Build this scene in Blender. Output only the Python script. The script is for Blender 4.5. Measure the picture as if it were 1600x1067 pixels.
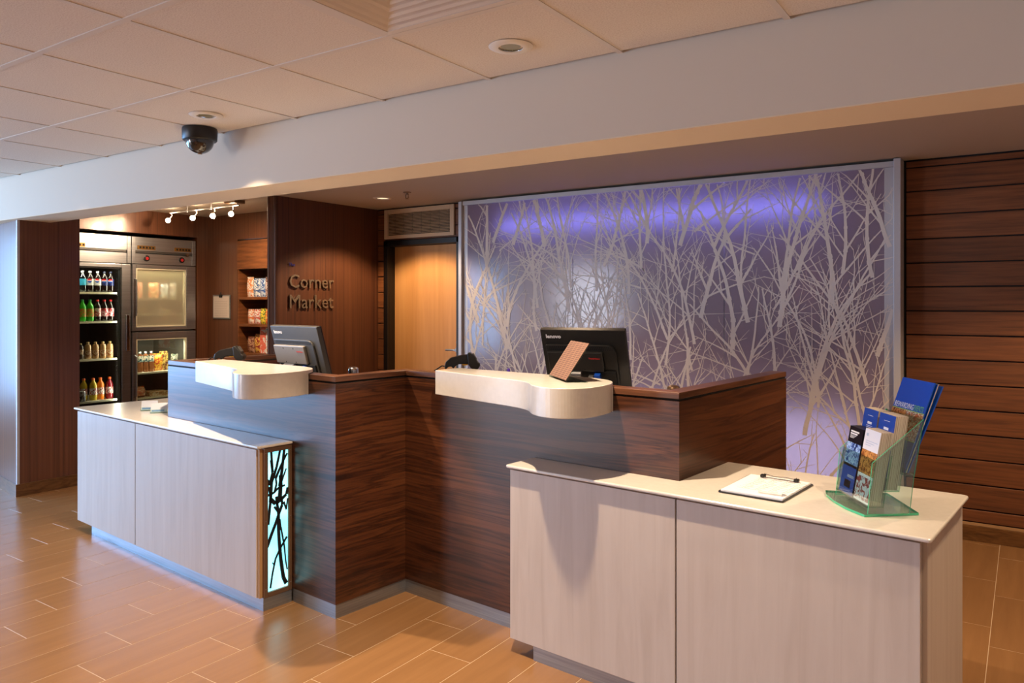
import bpy, math, random
from mathutils import Vector, Matrix
random.seed(7)
for o in list(bpy.data.objects): bpy.data.objects.remove(o)
sc = bpy.context.scene
col = sc.collection
PI = math.pi
R = math.radians
DESK = R(-5.163)          # the counters stand turned a little against the room

# ------------------------------------------------------------------ camera, exposure, world, lights
cam = bpy.data.cameras.new('camera'); cam.sensor_width = 36; cam.lens = 36*1187/1600
cam.shift_y = -(533.5-472.8)/1600; cam.clip_start = .05
camo = bpy.data.objects.new('camera', cam); col.objects.link(camo)
camo.location = (0, 0, 1.45); camo.rotation_euler = (PI/2, 0, R(34.108))
sc.camera = camo
sc.view_settings.view_transform = 'Standard'; sc.view_settings.look = 'None'
sc.view_settings.exposure = 0.1; sc.view_settings.gamma = 1; sc.view_settings.use_curve_mapping = False
w = bpy.data.worlds.new('sky'); sc.world = w; w.use_nodes = True
bg = w.node_tree.nodes['Background']; bg.inputs[0].default_value = (.55, .72, 1, 1); bg.inputs[1].default_value = .6

def lamp(kind, name, loc, energy, color, rot=(0, 0, 0), **kw):
    l = bpy.data.lights.new(name, kind); l.energy = energy; l.color = color
    for k, v in kw.items(): setattr(l, k, v)
    o = bpy.data.objects.new(name, l); o.location = loc; o.rotation_euler = rot; col.objects.link(o); return o
WARM = (1, .75, .50)
DAY = (.28, .56, 1.0)
# daylight through the two windows of the lobby
lamp('AREA', 'left_window_daylight', (-9.44, -.4, 1.30), 430, DAY, (0, R(-90), 0), shape='RECTANGLE', size=1.75, size_y=5.2)
lamp('AREA', 'rear_window_daylight', (-8.4, -4.94, 1.25), 170, (.90, .90, 1), (R(90), 0, 0), shape='RECTANGLE', size=1.5, size_y=1.9)
# ceiling downlights of the lobby (two in view, the rest added without fixtures as fill)
DOWN = [(-1.555, 2.165), (-3.378, 2.285)]
DOWN_FILL = [(.27, 2.22, 60), (-5.2, 2.275, 40), (-6.4, .46, 8), (-4.6, .46, 8), (-2.8, .46, 26), (-.98, .46, 85), (.85, .46, 75), (-3.3, -1.4, 50), (-.98, -1.4, 110), (-5.6, -1.4, 20), (-2, -3.3, 90)]
SPOT = dict(spot_size=R(96), spot_blend=.55, shadow_soft_size=.022)
for i, (x, y) in enumerate(DOWN):
    lamp('SPOT', 'downlight_lamp', (x, y, 2.362), 215, WARM, **SPOT)
for x, y, e_ in DOWN_FILL:
    lamp('SPOT', 'downlight_lamp', (x, y, 2.362), e_, WARM, **SPOT)
# behind the desk
lamp('SPOT', 'downlight_lamp', (-4.626, 4.829, 2.33), 85, (1, .70, .42), spot_size=R(120), spot_blend=.35, shadow_soft_size=.03)
lamp('SPOT', 'downlight_lamp', (.35, 4.1, 2.33), 150, (1, .70, .42), spot_size=R(120), spot_blend=.5, shadow_soft_size=.03)
lamp('SPOT', 'downlight_lamp', (-2.4, 4.1, 2.33), 70, (1, .7, .45), spot_size=R(110), spot_blend=.6, shadow_soft_size=.03)
# LED strips behind the glass screen
lamp('AREA', 'screen_led_top', (-2.42, 5.405, 2.10), 8, (.26, .26, 1), (R(-90), 0, 0), shape='RECTANGLE', size=2.6, size_y=.03)
lamp('AREA', 'screen_led_base', (-1.9, 5.405, .42), 11, (.70, .66, 1), (R(-90), 0, 0), shape='RECTANGLE', size=2.0, size_y=.6)
# refrigerator lamps and market track spots (aimed in the builder below)
lamp('AREA', 'fridge_lamp', (-7.462, 4.044, 1.12), 5, (1, .95, .82), (R(-90), 0, 0), shape='RECTANGLE', size=.03, size_y=1.3)  # unseen side strip, added to brighten the lower bottles
lamp('AREA', 'fridge_lamp', (-7.464, 3.8, 1.79), 2, (1, .93, .78), (0, R(18), 0), shape='RECTANGLE', size=.025, size_y=.5)
lamp('AREA', 'fridge_lamp', (-7.464, 4.48, 1.79), 10, (1, .93, .75), (0, R(18), 0), shape='RECTANGLE', size=.025, size_y=.5)
lamp('AREA', 'fridge_lamp', (-7.464, 4.48, 1.06), 5, (1, .93, .75), (0, R(18), 0), shape='RECTANGLE', size=.025, size_y=.5)

# ------------------------------------------------------------------ materials
def srgb(r, g, b, a=1):
    f = lambda c: (c/255/12.92) if c <= 10.3 else ((c/255+.055)/1.055)**2.4
    return (f(r), f(g), f(b), a)
def mat(name, c=(128, 128, 128), rough=.5, metal=0, spec=.5, coat=0, emit=None, es=0, alpha=None):
    m = bpy.data.materials.new(name); m.use_nodes = True
    p = m.node_tree.nodes['Principled BSDF']
    p.inputs['Base Color'].default_value = srgb(*c); p.inputs['Roughness'].default_value = rough
    p.inputs['Metallic'].default_value = metal; p.inputs['Specular IOR Level'].default_value = spec
    p.inputs['Coat Weight'].default_value = coat; p.inputs['Coat Roughness'].default_value = .12
    if emit: p.inputs['Emission Color'].default_value = srgb(*emit); p.inputs['Emission Strength'].default_value = es
    return m
def N(m, t, **kw):
    n = m.node_tree.nodes.new(t)
    for k, v in kw.items(): setattr(n, k, v)
    return n
def L(m, a, b): m.node_tree.links.new(a, b)
def grain(m, stops, scale=(1, 1, 1), nscale=3, detail=6, distort=0, rough_n=.6, bump=0, rnd=0, wave=0):
    """stretched noise through a colour ramp; object coordinates"""
    p = m.node_tree.nodes['Principled BSDF']
    tc = N(m, 'ShaderNodeTexCoord'); mp = N(m, 'ShaderNodeMapping'); mp.inputs['Scale'].default_value = scale
    src = tc.outputs['Object']
    if rnd:
        oi = N(m, 'ShaderNodeObjectInfo'); mu = N(m, 'ShaderNodeVectorMath', operation='MULTIPLY_ADD')
        mu.inputs[0].default_value = (1, 1, 1)
        co = N(m, 'ShaderNodeCombineXYZ')
        ml = N(m, 'ShaderNodeMath', operation='MULTIPLY'); ml.inputs[1].default_value = 37
        L(m, oi.outputs['Random'], ml.inputs[0]); L(m, ml.outputs[0], co.inputs[0]); L(m, ml.outputs[0], co.inputs[1]); L(m, ml.outputs[0], co.inputs[2])
        ad = N(m, 'ShaderNodeVectorMath', operation='ADD'); L(m, src, ad.inputs[0]); L(m, co.outputs[0], ad.inputs[1]); src = ad.outputs[0]
    L(m, src, mp.inputs['Vector'])
    vec = mp.outputs['Vector']
    if wave:                                     # slow waviness of the grain
        n0 = N(m, 'ShaderNodeTexNoise'); n0.inputs['Scale'].default_value = 1.1; n0.inputs['Detail'].default_value = 1
        L(m, src, n0.inputs['Vector'])
        s0 = N(m, 'ShaderNodeVectorMath', operation='SCALE'); s0.inputs['Scale'].default_value = wave
        L(m, n0.outputs['Color'], s0.inputs[0])
        a0 = N(m, 'ShaderNodeVectorMath', operation='ADD'); L(m, vec, a0.inputs[0]); L(m, s0.outputs[0], a0.inputs[1]); vec = a0.outputs[0]
    n = N(m, 'ShaderNodeTexNoise'); n.inputs['Scale'].default_value = nscale; n.inputs['Detail'].default_value = detail
    n.inputs['Roughness'].default_value = rough_n; n.inputs['Distortion'].default_value = distort
    L(m, vec, n.inputs['Vector'])
    r = N(m, 'ShaderNodeValToRGB'); e = r.color_ramp.elements
    while len(e) < len(stops): e.new(.5)
    for el, (pos, c) in zip(e, stops): el.position = pos; el.color = srgb(*c)
    L(m, n.outputs['Fac'], r.inputs['Fac'])
    out = r.outputs['Color']
    if rnd:
        hs = N(m, 'ShaderNodeHueSaturation'); mr = N(m, 'ShaderNodeMapRange')
        mr.inputs['To Min'].default_value = 1-rnd; mr.inputs['To Max'].default_value = 1+rnd
        L(m, oi.outputs['Random'], mr.inputs['Value']); L(m, mr.outputs[0], hs.inputs['Value']); L(m, out, hs.inputs['Color']); out = hs.outputs['Color']
    L(m, out, p.inputs['Base Color'])
    if bump:
        b = N(m, 'ShaderNodeBump'); b.inputs['Strength'].default_value = bump; b.inputs['Distance'].default_value = .002
        L(m, n.outputs['Fac'], b.inputs['Height']); L(m, b.outputs[0], p.inputs['Normal'])
    return m
def glassy(name, tint=(235, 245, 240), refl=.08, haze=0, hazec=(200, 200, 180), rough=.02):
    m = bpy.data.materials.new(name); m.use_nodes = True; nt = m.node_tree; nt.nodes.clear()
    out = N(m, 'ShaderNodeOutputMaterial'); tr = N(m, 'ShaderNodeBsdfTransparent'); tr.inputs[0].default_value = srgb(*tint)
    gl = N(m, 'ShaderNodeBsdfGlossy'); gl.inputs['Roughness'].default_value = rough
    fr = N(m, 'ShaderNodeLayerWeight'); fr.inputs['Blend'].default_value = .25
    ma = N(m, 'ShaderNodeMath', operation='MULTIPLY_ADD'); ma.inputs[1].default_value = .5; ma.inputs[2].default_value = refl
    L(m, fr.outputs['Facing'], ma.inputs[0])
    mx = N(m, 'ShaderNodeMixShader'); L(m, ma.outputs[0], mx.inputs[0])
    base = tr.outputs[0]
    if haze:
        df = N(m, 'ShaderNodeBsdfDiffuse'); df.inputs[0].default_value = srgb(*hazec)
        m2 = N(m, 'ShaderNodeMixShader'); m2.inputs[0].default_value = haze
        L(m, tr.outputs[0], m2.inputs[1]); L(m, df.outputs[0], m2.inputs[2]); base = m2.outputs[0]
    L(m, base, mx.inputs[1]); L(m, gl.outputs[0], mx.inputs[2]); L(m, mx.outputs[0], out.inputs[0])
    return m

M = {}
M['laminate'] = grain(mat('walnut_laminate', rough=.33, spec=.6), [(.28, (26, 13, 9)), (.38, (60, 31, 18)), (.45, (84, 47, 27)), (.52, (52, 27, 16)), (.60, (94, 54, 31)), (.70, (68, 37, 22)), (.8, (98, 58, 35))],
                      scale=(.32, .32, 11), nscale=2.2, detail=6, distort=.35, rough_n=.58, wave=.42)
M['cap'] = grain(mat('walnut_edge', rough=.35), [(.35, (66, 40, 28)), (.6, (106, 68, 48))], scale=(1.2, 1.2, 20), nscale=3)
M['dark'] = mat('dark_reveal', (10, 7, 6), .8)
M['steel'] = grain(mat('brushed_steel', metal=.85, rough=.34), [(.3, (150, 152, 156)), (.7, (182, 184, 188))], scale=(.4, .4, 60), nscale=4)
M['kick'] = grain(mat('brushed_aluminium_kick', metal=.8, rough=.38), [(.3, (140, 146, 155)), (.7, (170, 176, 184))], scale=(.5, .5, 30), nscale=4)
M['maple'] = grain(mat('white_maple_laminate', rough=.42, spec=.5), [(.30, (192, 178, 166)), (.5, (200, 187, 176)), (.72, (206, 194, 183))],
                   scale=(9, 9, .6), nscale=2.0, detail=7, distort=.8, rough_n=.6)
M['maple_edge'] = mat('maple_edge', (176, 138, 96), .5)
M['solid'] = grain(mat('ivory_solid_surface', rough=.22, coat=.3), [(.3, (216, 210, 201)), (.7, (223, 217, 208))], scale=(1, 1, 1), nscale=40)
M['floor'] = grain(mat('tan_floor_tile', rough=.27, spec=.5), [(.2, (136, 98, 62)), (.5, (144, 105, 67)), (.8, (152, 112, 73))],
                   scale=(14, 1.0, 1), nscale=1.4, detail=5, rnd=.035, bump=.03)
M['grout'] = mat('grout', (196, 172, 142), .9)
M['ceiltile'] = grain(mat('mineral_ceiling_tile', rough=.95, spec=.1), [(.3, (206, 192, 176)), (.5, (222, 210, 195)), (.7, (228, 218, 204))], nscale=190, detail=2, bump=.25)
M['grid'] = mat('ceiling_grid', (214, 203, 190), .6)
M['white'] = mat('white_wall_paint', (212, 200, 182), .75, spec=.3)
M['cream'] = mat('cream_paint', (226, 208, 180), .8, spec=.2)
M['soffit'] = mat('taupe_ceiling_paint', (190, 176, 162), .8, spec=.2)
M['plank'] = grain(mat('wall_plank_wood', rough=.5), [(.3, (88, 50, 26)), (.55, (120, 71, 38)), (.75, (132, 82, 46))], scale=(1.2, 1.2, 26), nscale=2.2, detail=6, rnd=.22)
M['vwood'] = grain(mat('vertical_grain_panel', rough=.36, coat=.35), [(.3, (84, 50, 33)), (.5, (108, 66, 43)), (.7, (120, 76, 50))], scale=(34, 34, .35), nscale=1.5, detail=5)
M['vwood_dark'] = grain(mat('dark_vertical_panel', rough=.45), [(.3, (62, 34, 22)), (.5, (88, 50, 30)), (.7, (98, 58, 36))], scale=(30, 30, .35), nscale=1.5, detail=5)
M['nichewood'] = grain(mat('niche_wood', rough=.5), [(.3, (92, 52, 26)), (.6, (136, 82, 44)), (.8, (150, 92, 52))], scale=(1.5, 1.5, 16), nscale=2, detail=5)
M['basewood'] = grain(mat('brown_baseboard', rough=.35), [(.3, (80, 50, 22)), (.6, (118, 80, 42)), (.8, (134, 96, 56))], scale=(3, 3, 14), nscale=3, detail=5, distort=1)
M['doorwood'] = grain(mat('maple_door', rough=.45), [(.3, (192, 136, 78)), (.6, (206, 150, 90)), (.8, (212, 158, 98))], scale=(9, 9, .5), nscale=1.6, detail=5, distort=.5)
M['black'] = mat('black_metal', (16, 14, 13), .4)
M['blackp'] = mat('black_plastic', (30, 29, 28), .38)
M['greyp'] = mat('grey_plastic', (74, 72, 70), .42)
M['cham'] = mat('champagne_metal', (214, 190, 160), .55)
M['alu'] = mat('white_aluminium_frame', (196, 196, 200), .45, metal=.25)
M['chrome'] = mat('chrome', (205, 205, 205), .16, metal=1)
M['bronze'] = mat('bronze_frame', (124, 98, 78), .4, metal=.5)
M['letter'] = mat('brushed_letter_metal', (146, 130, 112), .35, metal=.7)
M['blue'] = mat('blue_letter', (20, 40, 150), .4)
M['branch'] = mat('beige_screen_print', (222, 212, 202), .55)
M['branch_dark'] = mat('dark_branch_cutout', (16, 22, 26), .5)
M['trim'] = mat('white_trim', (226, 218, 206), .45)
M['bulb'] = mat('lamp_glow', (255, 240, 210), .5, emit=(255, 225, 180), es=1.2)
M['bulbhot'] = mat('halogen_glow', (255, 240, 210), .5, emit=(255, 226, 190), es=14)
M['acrylic'] = glassy('clear_acrylic', (240, 250, 246), .05)
M['acrylic_edge'] = mat('green_acrylic_edge', (70, 190, 140), .2, emit=(40, 190, 120), es=0)
M['paper'] = mat('white_paper', (235, 234, 238), .7)
M['pages'] = grain(mat('page_edges', rough=.8), [(.35, (150, 132, 116)), (.6, (208, 196, 180))], scale=(60, 60, 60), nscale=2, detail=3)
m = mat('page_edges', (200, 190, 176), .8); M['pages'] = m
tc = N(m, 'ShaderNodeTexCoord'); dt = N(m, 'ShaderNodeVectorMath', operation='DOT_PRODUCT'); dt.inputs[1].default_value = (.785, .62, -.14)
L(m, tc.outputs['Object'], dt.inputs[0]); nn_ = N(m, 'ShaderNodeTexNoise', noise_dimensions='1D'); nn_.inputs['Scale'].default_value = 420; nn_.inputs['Detail'].default_value = 2
L(m, dt.outputs['Value'], nn_.inputs['W']); rp = N(m, 'ShaderNodeValToRGB'); rp.color_ramp.elements[0].position = .35; rp.color_ramp.elements[0].color = srgb(130, 116, 104); rp.color_ramp.elements[1].position = .55; rp.color_ramp.elements[1].color = srgb(206, 196, 182)
L(m, nn_.outputs[0], rp.inputs[0]); L(m, rp.outputs[0], m.node_tree.nodes['Principled BSDF'].inputs['Base Color'])
M['ink'] = mat('printed_ink', (90, 88, 92), .8)
M['shelfw'] = mat('white_shelf', (232, 226, 200), .5)
M['fridge_in'] = mat('fridge_interior', (112, 108, 100), .5)
M['fridge_dk'] = mat('fridge_dark_interior', (46, 42, 40), .5)
M['gold'] = mat('gold_badge', (150, 110, 50), .35, metal=.6)
M['red'] = mat('red_badge', (190, 40, 40), .4, emit=(200, 30, 30), es=.2)
M['glassdoor'] = glassy('fridge_glass', (225, 228, 222), .03)
M['fogglass'] = glassy('fogged_fridge_glass', (220, 222, 210), .05, haze=.5, hazec=(214, 206, 182))  # milky haze holds condensation plus a painted reflection of a bright wall
M['skyglass'] = glassy('window_glass', (235, 242, 248), .06)
# market ceiling: fine radiating ribs
m = mat('ribbed_ceiling', (226, 214, 198), .7, spec=.2); M['ribbed'] = m
tc = N(m, 'ShaderNodeTexCoord'); wv = N(m, 'ShaderNodeTexWave'); wv.inputs['Scale'].default_value = 9; wv.inputs['Distortion'].default_value = 3; wv.inputs['Detail'].default_value = 1; wv.inputs['Detail Scale'].default_value = .4
mp = N(m, 'ShaderNodeMapping'); mp.inputs['Rotation'].default_value = (0, 0, R(40)); L(m, tc.outputs['Object'], mp.inputs[0]); L(m, mp.outputs[0], wv.inputs[0])
b = N(m, 'ShaderNodeBump'); b.inputs['Strength'].default_value = .8; b.inputs['Distance'].default_value = .012; L(m, wv.outputs['Fac'], b.inputs['Height']); L(m, b.outputs[0], m.node_tree.nodes['Principled BSDF'].inputs['Normal'])
# translucent glass of the big screen (front face), the rear face lets the light in
m = bpy.data.materials.new('mauve_translucent_glass'); m.use_nodes = True; m.node_tree.nodes.clear(); M['screen'] = m
out = N(m, 'ShaderNodeOutputMaterial'); tl = N(m, 'ShaderNodeBsdfTranslucent'); tl.inputs[0].default_value = srgb(205, 200, 215)
df = N(m, 'ShaderNodeBsdfDiffuse'); df.inputs[0].default_value = srgb(150, 132, 144)
gl = N(m, 'ShaderNodeBsdfGlossy'); gl.inputs['Roughness'].default_value = .14
m1 = N(m, 'ShaderNodeMixShader'); m1.inputs[0].default_value = .78; L(m, tl.outputs[0], m1.inputs[1]); L(m, df.outputs[0], m1.inputs[2])
fr = N(m, 'ShaderNodeFresnel'); fr.inputs[0].default_value = 1.5
m2 = N(m, 'ShaderNodeMixShader'); L(m, fr.outputs[0], m2.inputs[0]); L(m, m1.outputs[0], m2.inputs[1]); L(m, gl.outputs[0], m2.inputs[2]); L(m, m2.outputs[0], out.inputs[0])
m = bpy.data.materials.new('glass_rear'); m.use_nodes = True; m.node_tree.nodes.clear(); M['thru'] = m
out = N(m, 'ShaderNodeOutputMaterial'); t = N(m, 'ShaderNodeBsdfTransparent'); L(m, t.outputs[0], out.inputs[0])
# backlit diffuser of the counter's light box (gives off light)
m = mat('backlit_diffuser', (200, 240, 240), .4, emit=(178, 246, 250), es=2.3); M['glow'] = m
tc = N(m, 'ShaderNodeTexCoord'); sx = N(m, 'ShaderNodeTexNoise'); sx.inputs['Scale'].default_value = 3.5; L(m, tc.outputs['Object'], sx.inputs['Vector'])
rp = N(m, 'ShaderNodeValToRGB'); rp.color_ramp.elements[0].position = .35; rp.color_ramp.elements[0].color = srgb(60, 172, 192); rp.color_ramp.elements[1].position = .62; rp.color_ramp.elements[1].color = srgb(150, 228, 236)
L(m, sx.outputs['Fac'], rp.inputs[0]); L(m, rp.outputs[0], m.node_tree.nodes['Principled BSDF'].inputs['Emission Color'])
def printed(name, cols, scale=30, rough=.4):
    """busy printed picture: cells of a few colours"""
    m = mat(name, cols[0], rough); p = m.node_tree.nodes['Principled BSDF']
    tc = N(m, 'ShaderNodeTexCoord'); n = N(m, 'ShaderNodeTexNoise'); n.inputs['Scale'].default_value = scale; n.inputs['Detail'].default_value = 2.5; n.inputs['Distortion'].default_value = 1.2
    L(m, tc.outputs['Object'], n.inputs['Vector'])
    r = N(m, 'ShaderNodeValToRGB'); r.color_ramp.interpolation = 'CONSTANT'; e = r.color_ramp.elements
    while len(e) < len(cols): e.new(.5)
    for i, (el, c) in enumerate(zip(e, cols)): el.position = 0 if i == 0 else .34+.34*(i-1)/max(1, len(cols)-2); el.color = srgb(*c)
    L(m, n.outputs['Fac'], r.inputs['Fac']); L(m, r.outputs[0], p.inputs['Base Color']); return m

# ------------------------------------------------------------------ mesh helpers
class MB:
    def __init__(s): s.v = []; s.f = []; s.mi = []
    def add(s, vs, fs, mi=0):
        b = len(s.v); s.v += [tuple(v) for v in vs]; s.f += [tuple(b+i for i in f) for f in fs]; s.mi += [mi]*len(fs); return s
    def box(s, x0, x1, y0, y1, z0, z1, mi=0):
        return s.add([(x0,y0,z0),(x1,y0,z0),(x1,y1,z0),(x0,y1,z0),(x0,y0,z1),(x1,y0,z1),(x1,y1,z1),(x0,y1,z1)],
                     [(0,3,2,1),(4,5,6,7),(0,1,5,4),(1,2,6,5),(2,3,7,6),(3,0,4,7)], mi)
    def prism(s, pts, z0, z1, mi=0, axis='z'):
        n = len(pts); P = {'z': lambda a, b, c: (a, b, c), 'x': lambda a, b, c: (c, a, b), 'y': lambda a, b, c: (a, c, b)}[axis]
        area = sum(pts[i][0]*pts[(i+1) % n][1]-pts[(i+1) % n][0]*pts[i][1] for i in range(n))
        if (area < 0) != (axis == 'y'): pts = pts[::-1]
        vs = [P(a, b, z0) for a, b in pts]+[P(a, b, z1) for a, b in pts]
        return s.add(vs, [tuple(range(n-1, -1, -1)), tuple(range(n, 2*n))]+[(i, (i+1) % n, n+(i+1) % n, n+i) for i in range(n)], mi)
    def lathe(s, c, prof, n=16, mi=0, axis='z', close=True):
        vs = []; fs = []
        A = {'z': lambda r, a, h: (c[0]+r*math.cos(a), c[1]+r*math.sin(a), c[2]+h),
             'x': lambda r, a, h: (c[0]+h, c[1]+r*math.cos(a), c[2]+r*math.sin(a)),
             'y': lambda r, a, h: (c[0]+r*math.sin(a), c[1]+h, c[2]+r*math.cos(a))}[axis]
        for r, h in prof:
            for k in range(n): vs.append(A(r, 2*PI*k/n, h))
        for j in range(len(prof)-1):
            for k in range(n): fs.append((j*n+k, j*n+(k+1) % n, (j+1)*n+(k+1) % n, (j+1)*n+k))
        if close: fs.append(tuple(range(n-1, -1, -1))); fs.append(tuple((len(prof)-1)*n+k for k in range(n)))
        return s.add(vs, fs, mi)
    def tube(s, pts, r, n=8, mi=0):
        pts = [Vector(p) for p in pts]; vs = []; fs = []
        rr = r if isinstance(r, (list, tuple)) else [r]*len(pts)
        up = Vector((0, 0, 1))
        for i, p in enumerate(pts):
            d = (pts[min(i+1, len(pts)-1)]-pts[max(i-1, 0)]).normalized()
            a = d.cross(up if abs(d.z) < .95 else Vector((1, 0, 0))).normalized(); b = d.cross(a)
            for k in range(n): t = 2*PI*k/n; vs.append(p+(a*math.cos(t)+b*math.sin(t))*rr[i])
        for i in range(len(pts)-1):
            for k in range(n): fs.append((i*n+k, (i+1)*n+k, (i+1)*n+(k+1) % n, i*n+(k+1) % n))
        fs.append(tuple(range(n))); fs.append(tuple((len(pts)-1)*n+n-1-k for k in range(n)))
        return s.add(vs, fs, mi)
    def build(s, name, mats, parent=None, o=(0, 0, 0), fr='r', smooth=False, bevel=0, seg=2):
        if parent is not None: o = OFF.get(parent.name, (0, 0, 0))
        me = bpy.data.meshes.new(name)
        me.from_pydata([(v[0]-o[0], v[1]-o[1], v[2]-o[2]) for v in s.v], [], s.f)
        mats = mats if isinstance(mats, (list, tuple)) else [mats]
        for m in mats: me.materials.append(M[m] if isinstance(m, str) else m)
        me.polygons.foreach_set('material_index', s.mi)
        if smooth: me.polygons.foreach_set('use_smooth', [True]*len(me.polygons)); 
        me.update()
        ob = bpy.data.objects.new(name, me); col.objects.link(ob)
        OFF[ob.name] = o
        if parent is not None: ob.parent = parent
        else: place(ob, o, fr)
        if smooth:
            try: me.set_sharp_from_angle(angle=R(40))
            except Exception: pass
        if bevel:
            b = ob.modifiers.new('bevel', 'BEVEL'); b.width = bevel; b.segments = seg; b.limit_method = 'ANGLE'; b.angle_limit = R(40)
        return ob
OFF = {}
def place(ob, o, fr):
    if fr == 'd':
        ob.location = Matrix.Rotation(DESK, 3, 'Z') @ Vector(o); ob.rotation_euler = (0, 0, DESK)
    else: ob.location = o
def thing(name, label, cat, o=(0, 0, 0), fr='r', group=None):
    e = bpy.data.objects.new(name, None); e.empty_display_size = .05; col.objects.link(e)
    OFF[e.name] = o; place(e, o, fr); e['label'] = label; e['category'] = cat
    if group: e['group'] = group
    return e
def local(name, label, cat, o, fr='r', rot=(0, 0, 0), group=None):
    """a thing whose parts are given in its own coordinates"""
    e = thing(name, label, cat, o, fr, group); OFF[e.name] = (0, 0, 0)
    base = Matrix.Rotation(DESK if fr == 'd' else 0, 3, 'Z')
    from mathutils import Euler
    e.rotation_euler = (base @ Euler(rot).to_matrix()).to_euler()
    return e
def tag(ob, label, cat, group=None):
    ob['label'] = label; ob['category'] = cat
    if group: ob['group'] = group
    return ob
def struct(ob): ob['kind'] = 'structure'; return ob
def stuff(ob): ob['kind'] = 'stuff'; return ob
def text(s, size, name, m, parent, mtx, extrude=.001, sx=1, bold=0):
    """lettering as a mesh part; mtx maps text space (x right, y up, z out) to the parent's space"""
    cu = bpy.data.curves.new(name, 'FONT'); cu.body = s; cu.size = size; cu.extrude = extrude; cu.offset = bold; cu.resolution_u = 2
    t = bpy.data.objects.new('tmp', cu); col.objects.link(t)
    me = bpy.data.meshes.new_from_object(t.evaluated_get(bpy.context.evaluated_depsgraph_get()))
    bpy.data.objects.remove(t)
    me.transform(Matrix.Diagonal((sx, 1, 1, 1))); me.transform(mtx); me.materials.clear(); me.materials.append(M[m] if isinstance(m, str) else m)
    ob = bpy.data.objects.new(name, me); col.objects.link(ob); ob.parent = parent; OFF[ob.name] = OFF.get(parent.name, (0, 0, 0)); return ob
def axes(origin, xa, ya):
    """matrix with text x along xa, y along ya"""
    x = Vector(xa).normalized(); y = Vector(ya).normalized(); z = x.cross(y)
    m = Matrix((x, y, z)).transposed().to_4x4(); m.translation = Vector(origin); return m
H = 2.382; HS = 2.357; BEAM0, BEAM1, BEAMZ = 2.58, 2.86, 2.068
BY = 5.418

# ------------------------------------------------------------------ floor: tiles laid in rows with a one-third bond
fl = struct(MB().box(-9.6, 2.2, -5.1, 5.9, -.06, -.0007).build('floor', 'grout'))
TW, TL3, X0, Y0 = .2152, .2243, -1.853, 1.541
cs, sn = math.cos(R(34.108)), math.sin(R(34.108))
def pix(x, y, z=0):
    u = x*cs+y*sn; v = -x*sn+y*cs
    return (None if v < .2 else (800+1187*u/v, 472.8+1187*(1.45-z)/v))
def tile_mb(mb, cx, cy):
    a, b = TW/2-.0014, 1.5*TL3-.0014; c = .0006
    vs = [(cx-a, cy-b, -.006), (cx+a, cy-b, -.006), (cx+a, cy+b, -.006), (cx-a, cy+b, -.006),
          (cx-a, cy-b, -c), (cx+a, cy-b, -c), (cx+a, cy+b, -c), (cx-a, cy+b, -c),
          (cx-a+c, cy-b+c, 0), (cx+a-c, cy-b+c, 0), (cx+a-c, cy+b-c, 0), (cx-a+c, cy+b-c, 0)]
    fs = [(0,1,5,4),(1,2,6,5),(2,3,7,6),(3,0,4,7),(4,5,9,8),(5,6,10,9),(6,7,11,10),(7,4,8,11),(8,9,10,11)]
    return mb.add(vs, fs)
cand = []; rest = MB()
for r in range(-18, 36):
    cx = X0-TW*(r+.5)
    for k in range(-30, 20):
        if (k-(1+r)) % 3: continue
        cy = Y0+TL3*(k+1.5)
        if cy < -5 or cy > 5.7 or cx < -9.55 or cx > 2.15: continue
        q = pix(cx, cy); seen = q and -40 < q[0] < 1640 and q[1] < 1130
        if seen and -6.1 < cx < -1.0 and cy > 3.1: seen = False
        if seen and cx < -6.6 and cy > 3.0: seen = False
        d = cx*cx+cy*cy
        if seen: cand.append((d, cx, cy))
        else: tile_mb(rest, cx, cy)
cand.sort(); proto = tile_mb(MB(), 0, 0).build('floor_tile', 'floor', fl); me = proto.data
for i, (d, cx, cy) in enumerate(cand):
    if i >= 295: tile_mb(rest, cx, cy); continue
    o = proto if i == 0 else bpy.data.objects.new('floor_tile', me)
    if i: col.objects.link(o); o.parent = fl
    o.location = (cx, cy, 0)
stuff(rest.build('floor_tiles_beyond', 'floor', fl))

# ------------------------------------------------------------------ lobby ceiling: lay-in tiles in a grid
ce = struct(MB().box(-9.6, 2.2, -5.1, BEAM0, H+.02, H+.06).build('ceiling', 'white'))
T = .605; GX, GY = -2.4665, 1.964
ct = MB().box(-T/2+.0105, T/2-.0105, -T/2+.0105, T/2-.0105, H+.002, H+.018).build('ceiling_tile', 'ceiltile', ce); cme = ct.data
first = True; xs = [GX+T*i for i in range(-12, 8)]; ys = [GY+T*j for j in range(-12, 1)]
for i in range(-12, 8):
    for j in range(-11, 1):
        cx, cy = GX+T*(i+.5), GY+T*(j+.5)
        if cx > 2.2 or cx < -9.6 or cy < -5.1: continue
        if i == 1 and j == -1: continue
        o = ct if first else bpy.data.objects.new('ceiling_tile', cme)
        if not first: col.objects.link(o); o.parent = ce
        o.location = (cx, cy, 0); first = False
for x in xs: MB().box(x-.011, x+.011, -5.1, BEAM0, H, H+.016).build('grid_bar', 'grid', ce)
for y in ys:
    if y > -5.1: MB().box(-9.6, 2.2, y-.012, y+.012, H-.0015, H+.0155).build('grid_bar', 'grid', ce)
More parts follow.
